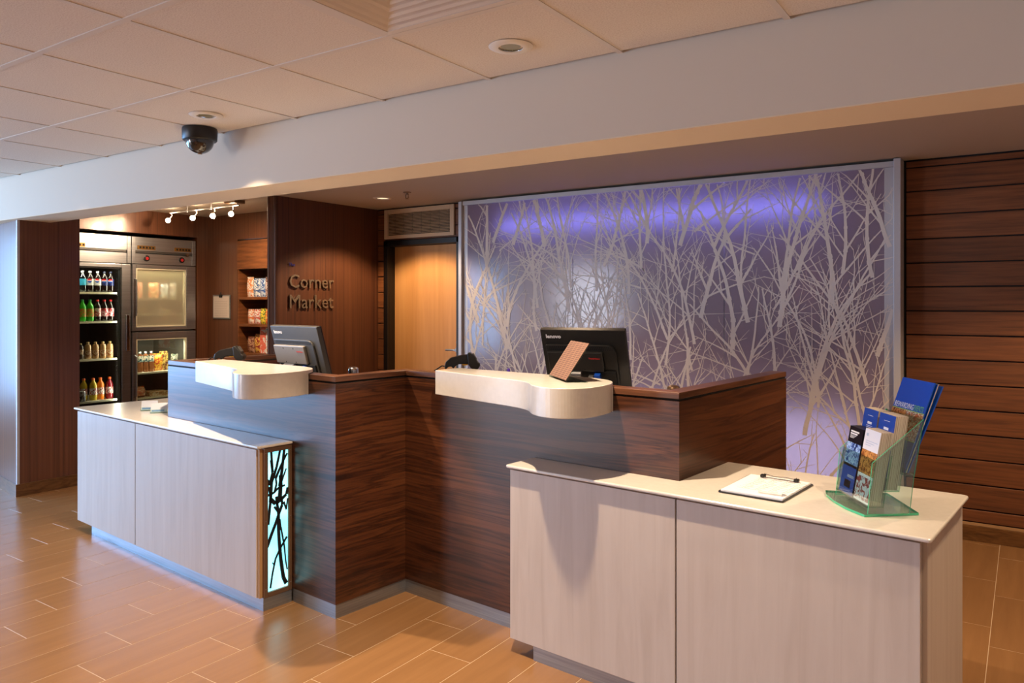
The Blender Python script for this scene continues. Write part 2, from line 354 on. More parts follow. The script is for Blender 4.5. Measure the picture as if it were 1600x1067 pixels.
# air diffuser set in the grid
df = thing('ceiling_diffuser', 'square cream ceiling air diffuser with nested curved blades, set in the tile grid', 'vent', (GX+1.5*T, GY-.5*T, H))
cx, cy = GX+1.5*T, GY-.5*T
def ring(mb, h0, h1, z0, z1, t=.004):
    for k in range(4):
        a = PI/2*k; c_, s_ = math.cos(a), math.sin(a)
        P = lambda u, v, z: (cx+u*c_-v*s_, cy+u*s_+v*c_, z)
        mb.add([P(h0, -h0, z0), P(h0, h0, z0), P(h1, h1, z1), P(h1, -h1, z1), P(h0, -h0, z0+t), P(h0, h0, z0+t), P(h1, h1, z1+t), P(h1, -h1, z1+t)],
               [(0,1,2,3),(7,6,5,4),(0,4,5,1),(2,6,7,3),(1,5,6,2),(3,7,4,0)])
mb = MB(); hw = T/2-.014; ring(mb, hw, hw-.028, H-.002, H-.002); mb.build('frame', 'grid', df, bevel=.001)
for k in range(6):
    h = hw-.03-k*.042; mb = MB()
    ring(mb, h, h-.012, H-.001, H+.004, .003); ring(mb, h-.012, h-.03, H+.004, H+.017, .003); ring(mb, h-.03, h-.05, H+.017, H+.026, .003)
    mb.build('blade', 'grid', df)
MB().box(cx-hw, cx+hw, cy-hw, cy+hw, H+.045, H+.05).build('backing', 'grid', df)

# ------------------------------------------------------------------ beam, desk ceiling, market ceiling
bm = MB().box(-9.6, 2.2, BEAM0, BEAM1, BEAMZ+.004, 2.6).build('wall_beam', 'white'); struct(bm)
MB().box(-9.6, 2.2, BEAM0+.001, BEAM1, BEAMZ, BEAMZ+.004).build('beam_underside', 'cream', bm)
struct(MB().box(-5.27, 2.2, BEAM1, BY+.2, HS, HS+.05).build('ceiling_desk', 'soffit'))
struct(MB().box(-9.6, -5.27, BEAM1, BY+.2, H, H+.05).build('ceiling_market', 'ribbed'))

# ------------------------------------------------------------------ back wall of horizontal planks
DX0, DX1, DZ = -5.16, -4.215, 2.045       # door frame outline
wb = MB(); wb.box(-5.4, DX0+.03, BY+.012, BY+.1, 0, 2.42); wb.box(DX1-.03, 2.2, BY+.012, BY+.1, 0, 2.42); wb.box(DX0, DX1, BY+.012, BY+.1, DZ-.03, 2.42)
wb = struct(wb.build('wall_back', 'dark'))
P0 = 2.3095; PH = .1512
def planks(x0, x1, zmin):
    z = P0+PH-.004; first = True
    while z > zmin+.02:
        top = min(z-.004, HS-.012); bot = max(z-PH+.004, zmin)
        if top > bot+.01: MB().box(x0, x1, BY, BY+.014, bot, top).build('plank', 'plank', wb, bevel=.0025, seg=1)
        z -= PH
planks(-.635, 2.2, .115); planks(-5.255, DX0-.002, .115); planks(DX1+.002, -4.17, .115)
planks(DX0+.001, DX1-.001, DZ+.004)
MB().box(-5.25, -.6, BY+.004, BY+.012, .1, .115).build('edge_strip', 'maple_edge', wb)
struct(MB().box(-.66, 2.2, BY-.016, BY+.01, 0, .093).build('baseboard_back', 'basewood', bevel=.003))
struct(MB().box(-.66, 2.2, BY-.010, BY+.01, .094, .108).build('trim_1', 'maple_edge'))

# door in the back wall
MB_ = MB(); 
MB_.box(DX0, DX0+.05, BY-.02, BY+.012, 0, DZ); MB_.box(DX1-.05, DX1, BY-.02, BY+.012, 0, DZ); MB_.box(DX0, DX1, BY-.02, BY+.012, DZ-.05, DZ)
MB_.box(DX0+.028, DX0+.05, BY+.012, BY+.14, 0, DZ); MB_.box(DX1-.05, DX1-.028, BY+.012, BY+.14, 0, DZ); MB_.box(DX0+.028, DX1-.028, BY+.012, BY+.14, DZ-.05, DZ-.028)
dr = struct(MB_.build('door_1', 'black', bevel=.002))
MB().box(DX0+.052, DX1-.052, BY+.085, BY+.13, .01, DZ-.053).build('door_leaf', 'doorwood', dr)
MB().box(DX0+.04, DX1-.04, BY+.145, BY+.17, 0, DZ).build('door_back', 'dark', dr)
hd = MB(); hx = DX1-.11
hd.lathe((hx, BY+.085, 1.015), [(.027, 0), (.027, -.012), (.012, -.014), (.012, -.045)], 16, axis='y')
hd.tube([(hx, BY+.045, 1.015), (hx-.04, BY+.042, 1.016), (hx-.115, BY+.045, 1.014)], .0095, 10)
hd.build('door_handle', 'steel', dr, smooth=True)
hd = MB(); hd.lathe((hx, BY+.085, 1.085), [(.02, 0), (.02, -.008), (.008, -.01)], 14, axis='y'); hd.build('door_lock', 'steel', dr, smooth=True)

# air grille above the door
vn = thing('return_air_grille', 'cream louvred air grille above the maple door', 'vent', (-4.72, BY, 2.06))
VX0, VX1, VZ0, VZ1 = -5.150, -4.292, 2.062, 2.344
mb = MB()
for a in [(VX0, VX0+.045, VZ0, VZ1), (VX1-.045, VX1, VZ0, VZ1), (VX0+.045, VX1-.045, VZ1-.04, VZ1), (VX0+.045, VX1-.045, VZ0, VZ0+.034)]:
    mb.box(a[0], a[1], BY-.022, BY, a[2], a[3])
mb.build('frame', 'cham', vn, bevel=.002)
for k in range(15):
    z = VZ0+.044+k*.0138
    MB().add([(VX0+.045, BY-.018, z-.004), (VX1-.045, BY-.018, z-.004), (VX1-.045, BY-.004, z+.005), (VX0+.045, BY-.004, z+.005),
              (VX0+.045, BY-.018, z-.002), (VX1-.045, BY-.018, z-.002), (VX1-.045, BY-.004, z+.007), (VX0+.045, BY-.004, z+.007)],
             [(0,3,2,1),(4,5,6,7),(0,1,5,4),(2,3,7,6),(0,4,7,3),(1,2,6,5)]).build('slat', 'cham', vn)
for k in range(7): MB().box(VX0+.13+k*.11, VX0+.133+k*.11, BY-.012, BY-.004, VZ0+.034, VZ1-.04).build('mullion', 'greyp', vn)
MB().box(VX0+.03, VX1-.03, BY-.003, BY-.0005, VZ0+.03, VZ1-.03).build('backing', 'dark', vn)

# ------------------------------------------------------------------ partition wall with lettering, market walls, pillar
PX = -5.258
pw = struct(MB().box(PX-.128, PX, 4.225, BY+.012, 0, 2.40).build('wall_partition', 'vwood_dark'))
mb = MB(); mb.lathe((PX-.022, 4.222, 0), [(.021, 0), (.021, 2.39)], 20); mb.lathe((PX-.108, 4.222, 0), [(.019, 0), (.019, 2.39)], 20); mb.box(PX-.122, PX-.008, 4.212, 4.226, 0, 2.39)
mb.build('end_post', 'vwood_dark', pw, smooth=True)
MB().box(PX, PX+.012, 4.225, BY, 0, .09).build('partition_baseboard', 'basewood', pw)
sg = thing('wall_lettering', 'brushed metal two-line lettering with a small blue word above it on the dark partition wall', 'sign', (PX, 4.33, 1.4))
def word(wd, y0, z0, size, target, m='letter'):
    # each letter a part of its own; advance widths from the font
    adv = 0; objs = []
    def width(t):
        cu = bpy.data.curves.new('w', 'FONT'); cu.body = t; cu.size = size; t_ = bpy.data.objects.new('w', cu); col.objects.link(t_)
        bpy.context.view_layer.update(); bb = t_.bound_box; r = (min(v[0] for v in bb), max(v[0] for v in bb)); bpy.data.objects.remove(t_); return r
    full = width(wd); k = target/(full[1]-full[0])
    for i, ch in enumerate(wd):
        pre = width(wd[:i+1])[1]; own = width(ch)
        off = pre-own[1]
        text(ch, size, 'letter', m, sg, axes((PX+.012-OFF[sg.name][0], y0+(off-full[0])*k-OFF[sg.name][1], z0-OFF[sg.name][2]), (0, 1, 0), (0, 0, 1)), extrude=.006 if m == 'letter' else .002, sx=k)
word('Corner', 4.333, 1.580, .165, .505); word('Market', 4.335, 1.401, .172, .497)
word('The', 4.325, 1.768, .036, .07, 'blue')

wm = struct(MB().box(-8.4, -6.875, 5.0, 5.1, 0, 2.40).box(-6.875, -5.38, 5.0, 5.1, 0, .90).box(-6.875, -5.38, 5.0, 5.1, 2.112, 2.40).build('wall_market', 'vwood'))
struct(MB().box(-7.56, -7.395, 2.95, 5.0, 2.15, 2.40).box(-7.56, -7.395, 4.872, 5.0, 0, 2.15).build('wall_market_left', 'vwood'))
struct(MB().box(-8.5, -8.4, 2.95, 5.1, 0, 2.4).build('wall_recess', 'dark'))
# built-in snack shelves in the market back wall
NX0, NX1 = -6.868, -5.39
nu = thing('snack_shelving', 'built-in wooden snack shelf niche in the market back wall', 'shelving', (-6.1, 5.0, .9))
MB().box(NX0, NX1, 4.988, 5.012, 1.80, 2.098).build('door_panel', 'nichewood', nu, bevel=.002)
MB().box(NX0, NX1, 5.012, 5.02, 1.79, 2.11).build('panel_backing', 'dark', nu)
MB().box(NX0-.005, NX0+.012, 5.002, 5.33, .90, 1.80).build('side_panel', 'nichewood', nu)
MB().box(NX1, NX1+.01, 5.002, 5.33, .90, 1.80).build('side_panel', 'nichewood', nu)
MB().box(NX0, NX1, 5.33, 5.34, .90, 2.1).build('back_panel', 'nichewood', nu)
MB().box(NX0+.012, NX1, 5.012, 5.33, 1.80, 1.82).build('top_panel', 'nichewood', nu)
SH = [1.508, 1.226, .925]
for z in SH: MB().box(NX0+.012, NX1, 5.002, 5.33, z-.026, z).build('shelf', 'nichewood', nu, bevel=.001)

# dark pillar at the left and the lobby's enclosing walls
pts = [(-6.244, 2.627), (-6.244, 3.08), (-7.395, 3.08), (-9.6, 3.3), (-9.6, 3.13)]
pl = struct(MB().prism(pts, 0, 2.38).build('wall_pillar', 'vwood', bevel=.003))
dx, dy = -3.356, .503; ll = math.hypot(dx, dy); nx, ny = -dy/ll*-1, dx/ll
bb = [(-6.229, 2.612), (-6.229, 3.08), (-6.244, 3.08), (-6.244, 2.627), (-9.6, 3.13), (-9.6, 3.115)]
struct(MB().prism(bb, 0, .092).build('baseboard_pillar', 'basewood'))
struct(MB().prism([(-6.2425, 2.6255), (-6.2425, 2.642), (-6.2405, 2.642), (-6.2405, 2.6235), (-6.262, 2.6265), (-6.262, 2.6285)], .092, 2.067).build('trim_pillar', 'alu'))
# left wall with a wide window, rear wall with a window, right wall (behind and beside the camera)
def wall_hole(name, plane, c, a0, a1, h0, h1, w0, w1, z0, z1, th=.12):
    mb = MB()
    for (p, q, r_, s_) in [(a0, w0, 0, 2.4), (w1, a1, 0, 2.4), (w0, w1, 0, z0), (w0, w1, z1, 2.4)]:
        if plane == 'x': mb.box(c-th, c, p, q, r_, s_)
        else: mb.box(p, q, c-th, c, r_, s_)
    return struct(mb.build(name, 'cream'))
wall_hole('wall_left', 'x', -9.5, -5.1, 3.2, 0, 2.4, -3.1, 2.3, .40, 2.2)
wall_hole('wall_rear', 'y', -5.0, -9.6, 2.2, 0, 2.4, -9.2, -7.6, .25, 2.25)
struct(MB().box(2.1, 2.2, -5.1, BY+.1, 0, 2.4).build('wall_right', 'cream'))
wn = MB()
for y in (-3.1, -1.75, -.4, .95, 2.26): wn.box(-9.58, -9.53, y, y+.04, .40, 2.2)
wn.box(-9.58, -9.53, -3.1, 2.3, .40, .44); wn.box(-9.58, -9.53, -3.1, 2.3, 2.16, 2.2)
wn = struct(wn.build('window_1', 'alu')); MB().box(-9.56, -9.555, -3.08, 2.28, .42, 2.18).build('pane', 'skyglass', wn)
wn = MB()
for x in (-9.2, -8.42, -7.64): wn.box(x, x+.04, -5.08, -5.03, .25, 2.25)
wn.box(-9.2, -7.6, -5.08, -5.03, .25, .29); wn.box(-9.2, -7.6, -5.08, -5.03, 2.21, 2.25)
wn = struct(wn.build('window_2', 'alu')); MB().box(-9.18, -7.62, -5.06, -5.055, .27, 2.23).build('pane', 'skyglass', wn)
# orange pendant hanging in the lobby behind the camera, mirrored in the glass screen
pd = thing('pendant_lamp', 'orange drum pendant lamp hanging in the lobby behind the camera, mirrored in the glass', 'lamp', (-3.3, -4, 1.55))
MB().lathe((-3.3, -4, 1.60), [(.20, 0), (.205, .26)], 24, close=True).build('lamp_shade', mat('orange_shade', (230, 120, 60), .6, emit=(255, 110, 50), es=2.2), pd, smooth=True)
MB().tube([(-3.3, -4, 1.86), (-3.3, -4, H)], .004, 6).build('cord', 'black', pd)
MB().lathe((-3.3, -4, H-.02), [(.05, 0), (.05, .019)], 16).build('canopy', 'black', pd)

# ------------------------------------------------------------------ etched glass screen
def branches(sink, x0, x1, z0, z1, rng, trunks, wmax=.0165, dz=.05):
    """bare branches growing over the rectangle; sink(vertices of one stroke) collects them"""
    def seg(p, q, w0, w1):
        mx, mz = (p[0]+q[0])/2, (p[1]+q[1])/2
        if not (x0-.25 < mx < x1+.25 and z0-.5 < mz < z1+.25): return False
        d = math.hypot(q[0]-p[0], q[1]-p[1])
        if d < 1e-6: return True
        cl = lambda v, a, b: min(max(v, a), b)
        if x0 < mx < x1 and z0 < mz < z1:
            n_ = (-(q[1]-p[1])/d, (q[0]-p[0])/d)
            sink([(cl(a, x0, x1), cl(b, z0, z1)) for a, b in ((p[0]-n_[0]*w0, p[1]-n_[1]*w0), (p[0]+n_[0]*w0, p[1]+n_[1]*w0), (q[0]+n_[0]*w1, q[1]+n_[1]*w1), (q[0]-n_[0]*w1, q[1]-n_[1]*w1))], mx)
        return True
    def grow(p, ang, w, length, depth):
        n_ = max(2, int(length/dz)); st = length/n_; side = rng.choice((-1, 1)); bend = rng.gauss(0, .016)
        for i in range(n_):
            t = i/n_; k_ = .55 if depth == 0 else .7
            w0 = w*(1-k_*t); w1 = w*(1-k_*(i+1)/n_)
            ang += rng.gauss(0, .05)+bend
            q = (p[0]+math.sin(ang)*st, p[1]+math.cos(ang)*st)
            if not seg(p, q, w0, w1): return
            if rng.random() < .28:      # a knot
                k = w1*1.4; seg((q[0]-math.sin(ang)*k*.7, q[1]-math.cos(ang)*k*.7), (q[0]+math.sin(ang)*k*.7, q[1]+math.cos(ang)*k*.7), k, k*.9)
            p = q
            if depth < 2 and i > 0 and rng.random() < (.30, .26)[depth]:
                side = -side
                grow(p, ang+side*rng.uniform(.3, .8), max(w1*rng.uniform(.5, .75), .003), length*(1-.7*t)*rng.uniform(.3, .62)+.05, depth+1)
            elif rng.random() < (.10, .14, .12, 0)[depth]:
                grow(p, ang+rng.choice((-1, 1))*rng.uniform(.5, 1.1), max(w1*.35, .0024), rng.uniform(.03, .08), 3)
    for k in range(trunks):
        x = x0+(x1-x0)*((k*.6180339) % 1.0)+rng.uniform(-.05, .05)
        zz = z0-.35+(z1-z0+.05)*((k*.4142135+.13) % 1.0)
        grow((x, zz), rng.gauss(0, .20), rng.uniform(.5, 1)*wmax, rng.uniform(.7, 1.5), 0)
    for k in range(trunks//4):           # long slanting shoots crossing the others
        x = rng.uniform(x0, x1); zz = rng.uniform(z0, z1-.3)
        grow((x, zz), rng.choice((-1, 1))*rng.uniform(.5, 1.3), rng.uniform(.3, .5)*wmax, rng.uniform(.4, .9), 1)
GYF = 5.30; SZ1 = 2.338
gs = thing('glass_screen', 'tall backlit mauve glass screen printed with pale bare branches behind the desk', 'screen', (-2.4, GYF, 0))
seams = [-4.105, -3.003, -1.774, -.690]
rng = random.Random(11); prints = []; cnt = [0]
for i in range(3):
    a, b = seams[i]+.003, seams[i+1]-.003
    mb = MB().box(a, b, GYF, GYF+.01, .06, SZ1-.035, 1)
    mb.mi[2] = 0
    pn = mb.build('glass_panel', ['screen', 'thru'], gs)
    prints.append((MB(), pn))
def sink(q, mx):
    cnt[0] = (cnt[0]+1) % 400; y = GYF-.0012-cnt[0]*4e-6      # every stroke a hair further forward
    prints[0 if mx < seams[1] else 1 if mx < seams[2] else 2][0].add([(a, y, b) for a, b in q], [(3, 2, 1, 0)])
branches(sink, seams[0]+.003, seams[3]-.003, .06, SZ1-.035, rng, 84)
for br, pn in prints: br.build('branch_print', 'branch', pn)
MB().box(-4.14, -4.107, GYF-.03, BY, .0, SZ1).build('side_frame', 'alu', gs, bevel=.002)
MB().box(-.688, -.648, GYF-.035, BY, .0, SZ1+.012).build('side_frame', 'alu', gs, bevel=.002)
MB().box(-4.107, -.688, GYF-.015, BY, SZ1-.034, SZ1).build('top_rail', 'alu', gs)
MB().box(-4.107, -.688, GYF-.015, BY, .0, .06).build('bottom_rail', 'alu', gs)
MB().box(-4.107, -.688, BY-.006, BY-.001, .06, SZ1-.034).build('light_box_back', 'white', gs)
MB().box(-4.107, -4.06, GYF-.0009, GYF-.0003, .06, SZ1-.035).build('lit_frame_strip', 'alu', gs)  # pale strip paints in the lit frame behind the glass edge
MB().box(-.745, -.692, GYF-.0009, GYF-.0003, .06, SZ1-.035).build('lit_frame_strip', 'alu', gs)

# ------------------------------------------------------------------ reception desk (desk frame)
A0, A1, A3, B1, B2, B4 = -4.397, -2.8255, -1.3224, 2.1795, 2.6104, 3.7506
ZT, ZG, ZK, TH = 1.1106, 1.086, .066, .075
AB = 3.0
dk = thing('reception_desk', 'dark walnut stepped reception desk wall with metal kick plates', 'desk', (-2.83, 2.6, 0), 'd')
def wpoly(off=0, end=0):
    o = off
    out = [(A0-o, AB), (A0-o, B1-o), (A1+o, B1-o), (A1+o, B2-o), (A3+o, B2-o), (A3+o, B4+end)]
    i = TH
    inn = [(A3-i, B4+end), (A3-i, B2+i), (A1-i, B2+i), (A1-i, B1+i), (A0+i, B1+i), (A0+i, AB)]
    return out, inn
def runs(o_, i_):
    n = len(o_)
    for k in range(n-1): yield [o_[k], o_[k+1], i_[n-2-k], i_[n-1-k]]
o_, i_ = wpoly()
for q in runs(o_, i_): MB().prism(q, ZK, ZG-.009).build('wall_panel', 'laminate', dk)
o2, i2 = wpoly(-.006)
for q in runs(o2, i2): MB().prism(q, ZG-.009, ZG).build('shadow_gap', 'dark', dk)
for q in runs(o_, i_): MB().prism(q, ZG, ZT).build('cap_rail', 'cap', dk, bevel=.0012, seg=1)
o3, i3 = wpoly(-.004)
for q in runs(o3, i3): MB().prism(q, 0, ZK).build('kick_plate', 'kick', dk)
# inner work surface
MB().prism([(A0+TH, B1+TH), (A1-TH, B1+TH), (A1-TH, B2+TH), (A3-TH, B2+TH), (A3-TH, 3.35), (A1-.3, 3.35), (A1-.3, 2.95), (A0+TH, 2.95)], .73, .76).build('work_surface', 'solid', dk)

def round_poly(pts, rad, n=5):
    out = []; m_ = len(pts)
    for i, p in enumerate(pts):
        r = rad[i] if isinstance(rad, (list, tuple)) else rad
        if r <= 0: out.append(p); continue
        a = Vector(pts[i-1])-Vector(p); b = Vector(pts[(i+1) % m_])-Vector(p); P = Vector(p)
        a.normalize(); b.normalize()
        for k in range(n+1):
            t = k/n; q = P+a*r*(1-t)**2+b*r*t**2; out.append((q.x, q.y))
    return out
def spline(pts, n=5):
    out = []
    for i in range(len(pts)-1):
        p0 = Vector(pts[max(i-1, 0)]); p1 = Vector(pts[i]); p2 = Vector(pts[i+1]); p3 = Vector(pts[min(i+2, len(pts)-1)])
        for k in range(n):
            t = k/n; q = .5*((2*p1)+(p2-p0)*t+(2*p0-5*p1+4*p2-p3)*t*t+(3*p1-p0-3*p2+p3)*t**3); out.append((q.x, q.y))
    out.append(tuple(pts[-1])); return out

# ------------------------------------------------------------------ the two low counters
LZ = .7793
# left: carcass with two doors, light box at its right end
lc = thing('low_counter', 'pale maple low counter on the left with a glowing branch light box at its end', 'counter', (-4.2, 2.3, 0), 'd')
LX0, LX1, LB = -5.225, -3.16, 2.60
mb = MB(); mb.box(LX0+.01, A0-.006, 2.028, LB, ZK+.001, LZ-.014); mb.box(A0-.006, LX1-.03, 2.028, B1-.003, ZK+.001, LZ-.014); mb.build('carcass', 'maple', lc)
MB().box(-5.231, -4.4325, 2.004, 2.024, .060, .757).build('door', 'maple', lc, bevel=.0012)
MB().box(-4.4265, -3.192, 2.004, 2.024, .060, .757).build('door', 'maple', lc, bevel=.0012)
MB().box(-3.1915, -3.1745, 2.010, 2.05, .060, .760).build('edge_panel', 'maple_edge', lc)
MB().prism([(-5.06, 2.022), (-3.162, 2.022), (-3.162, B1-.002), (-3.19, B1-.002), (-3.19, 2.05), (-5.03, 2.05), (-5.03, 2.5), (-5.06, 2.5)], 0, .062).build('kick_plate', 'kick', lc)
fb = MB()
for (p, q, r_, s_) in [(2.026, 2.0455, .060, .764), (2.1605, B1-.002, .060, .764), (2.0455, 2.1605, .742, .764), (2.0455, 2.1605, .060, .082)]: fb.box(-3.186, -3.158, p, q, r_, s_)
fb = fb.build('light_box_frame', 'bronze', lc, bevel=.001)
for (y, z) in [(2.0335, .1), (2.0335, .42), (2.0335, .74), (2.170, .1), (2.170, .42), (2.170, .74)]:
    MB().lathe((-3.158, y, z), [(.0025, 0), (.002, .001)], 8, axis='x').build('screw', 'steel', fb)
dfz = MB().box(-3.180, -3.170, 2.0455, 2.1605, .082, .742).build('backlit_diffuser', 'glow', lc)
br = MB(); rng = random.Random(5)
def stroke(pts, w0, w1):
    n_ = len(pts)
    for i in range(n_-1):
        p, q = pts[i], pts[i+1]; d = math.hypot(q[0]-p[0], q[1]-p[1]); nx_, nz_ = -(q[1]-p[1])/d, (q[0]-p[0])/d
        a = 1.35*(w0+(w1-w0)*i/(n_-1)); b = 1.35*(w0+(w1-w0)*(i+1)/(n_-1))
        vs = []
        for xx in (-3.1695, -3.1665):
            vs += [(xx, p[0]-nx_*a, p[1]-nz_*a), (xx, p[0]+nx_*a, p[1]+nz_*a), (xx, q[0]+nx_*b, q[1]+nz_*b), (xx, q[0]-nx_*b, q[1]-nz_*b)]
        br.add(vs, [(0, 1, 2, 3), (7, 6, 5, 4), (0, 4, 5, 1), (1, 5, 6, 2), (2, 6, 7, 3), (3, 7, 4, 0)])
def fr_(u, v): return (2.0455+.115*u, .742-.66*v)      # fractions across / down the light box
for pts, w0, w1 in [
    ([(.92, .98), (.78, .93), (.66, .80), (.58, .66), (.54, .55), (.55, .46), (.46, .36), (.44, .33)], .0075, .0045),
    ([(.0, .68), (.2, .60), (.42, .52), (.56, .46)], .006, .005), ([(.05, .52), (.12, .42), (.18, .33), (.10, .25)], .0055, .004),
    ([(.16, .36), (.22, .22), (.45, .12), (.62, .0)], .006, .004), ([(.12, .24), (.26, .15), (.18, .06)], .005, .003),
    ([(.26, .15), (.20, .0)], .005, .004), ([(.60, .26), (.72, .14), (.82, .0)], .006, .005), ([(.40, .20), (.70, .10), (.96, .03)], .005, .003),
    ([(.16, .34), (.40, .38), (.66, .36), (.92, .33), (.98, .28)], .008, .004), ([(.60, .36), (.66, .24), (.62, .18)], .009, .005),
    ([(.05, .31), (.30, .30), (.55, .27), (.85, .26)], .004, .003), ([(.35, .30), (.45, .24), (.42, .20)], .004, .003), ([(.66, .24), (.92, .14)], .004, .002),
    ([(.16, .98), (.26, .88), (.40, .78), (.60, .72), (.95, .64)], .003, .0035), ([(.66, .56), (.82, .70), (.90, .82), (.96, .88)], .003, .002),
    ([(.10, .20), (.05, .21), (.02, .30)], .004, .003), ([(.55, .46), (.72, .40), (.70, .36)], .006, .004), ([(.80, .38), (.92, .44), (.98, .36)], .0035, .002),
    ([(.35, .40), (.50, .44)], .004, .003), ([(.66, .58), (.62, .50)], .003, .002), ([(.34, .82), (.26, .80)], .002, .0015)]:
    stroke([fr_(*p) for p in pts], w0, w1)
br.build('branch_cutout', 'branch_dark', lc)
lt = round_poly([(-5.262, 1.988), (-3.152, 1.988), (-3.152, B1-.001), (A0-.004, B1-.001), (A0-.004, 2.62), (-5.262, 2.62)], [.02, .012, 0, 0, 0, .02])
tag(MB().prism(lt, LZ-.0125, LZ).build('countertop', 'solid', None, (-4.2, 2.3, LZ), 'd', bevel=.005, seg=3),
    'ivory countertop slab on the left low counter, holding two card stands', 'countertop')
# right
rc = thing('low_counter', 'pale maple low counter in the right foreground, with the clipboard on top', 'counter', (-1.2, 2.7, 0), 'd')
RZ = .7804; RB = 3.04
mb = MB(); mb.box(-1.985, A3+.006, 2.458, B2-.003, ZK, RZ-.014); mb.box(A3+.006, -.48, 2.458, RB-.01, ZK, RZ-.014); mb.build('carcass', 'maple_edge', rc)
MB().box(-2.000, -1.249, 2.434, 2.454, .060, .758).build('door', 'maple', rc, bevel=.0012)
MB().box(-1.243, -.474, 2.434, 2.454, .060, .758).build('door', 'maple', rc, bevel=.0012)
MB().box(-1.988, -1.984, 2.458, B2-.003, .060, .766).build('end_panel', 'maple', rc)
MB().box(-.4795, -.460, 2.462, RB, .060, .766).build('end_panel', 'maple', rc, bevel=.001)
MB().box(-1.883, -.53, 2.440, 2.457, 0, .062).build('kick_plate', 'kick', rc)
MB().box(-.545, -.53, 2.457, RB-.03, 0, .062).build('kick_plate', 'kick', rc)
rt = round_poly([(-2.010, 2.413), (-.441, 2.413), (-.441, 3.051), (A3+.001, 3.051), (A3+.001, B2-.001), (-2.010, B2-.001)], [.012, .012, .02, 0, 0, 0])
tag(MB().prism(rt, RZ-.0128, RZ).build('countertop', 'solid', None, (-1.2, 2.7, RZ), 'd', bevel=.005, seg=3),
    'ivory countertop slab in the right foreground under the brochure holder', 'countertop')

# ------------------------------------------------------------------ white transaction shelves
front = [(-2.557, 2.553), (-2.35, 2.513), (-2.15, 2.473), (-1.99, 2.442), (-1.89, 2.405), (-1.81, 2.335), (-1.745, 2.300), (-1.68, 2.293), (-1.62, 2.324), (-1.582, 2.40), (-1.582, 2.50), (-1.60, 2.58), (-1.645, 2.655), (-1.71, 2.70), (-1.79, 2.718)]
def shelf(dx, dy, bw, label):
    fp = [(x+dx, y+dy) for x, y in spline(front, 6)]
    top = fp+[(front[0][0]+dx, 2.718+dy)]
    s_ = thing('transaction_shelf', label, 'shelf', (-2.07+dx, bw, 1.02), 'd', None)
    yc = bw-.0015; loop = []
    for k in range(len(top)):
        p, q = top[k], top[(k+1) % len(top)]; loop.append(p)
        if (p[1]-yc)*(q[1]-yc) < 0:
            t = (yc-p[1])/(q[1]-p[1]); loop.append((p[0]+t*(q[0]-p[0]), yc))
    vs = []; T_ = []; Lw = []; Hi = []
    for x, y in loop:
        T_.append(len(vs)); vs.append((x, y, 1.1305))
        if y <= yc+1e-6: Lw.append(len(vs)); vs.append((x, y, 1.0165))
        else: Lw.append(None)
        if y >= yc-1e-6: Hi.append(len(vs)); vs.append((x, y, ZT+.0012))
        else: Hi.append(None)
    n_ = len(loop); fs = [tuple(T_)]; cr = [k for k in range(n_) if Lw[k] is not None and Hi[k] is not None]
    for k in range(n_):
        m_ = (k+1) % n_
        if Lw[k] is not None and Lw[m_] is not None:
            f = [T_[k], Lw[k], Lw[m_]]+([Hi[m_]] if Hi[m_] is not None else [])+[T_[m_]]
            if Hi[k] is not None: f = [T_[k], Hi[k], Lw[k], Lw[m_], T_[m_]]
        else: f = [T_[k], Hi[k], Hi[m_], T_[m_]]
        fs.append(tuple(f))
    fs.append(tuple(v for v in reversed(Lw) if v is not None)); fs.append(tuple(v for v in reversed(Hi) if v is not None))
    fs.append((Lw[cr[0]], Hi[cr[0]], Hi[cr[1]], Lw[cr[1]]))
    MB().add(vs, fs).build('shelf_body', 'solid', s_, bevel=.004, seg=3)
    return s_
s1 = shelf(0, 0, B2, 'ivory rounded writing shelf on the desk in front of the right monitor')
s2 = shelf(-1.417, -.431, B1, 'ivory rounded writing shelf on the desk in front of the left monitor')

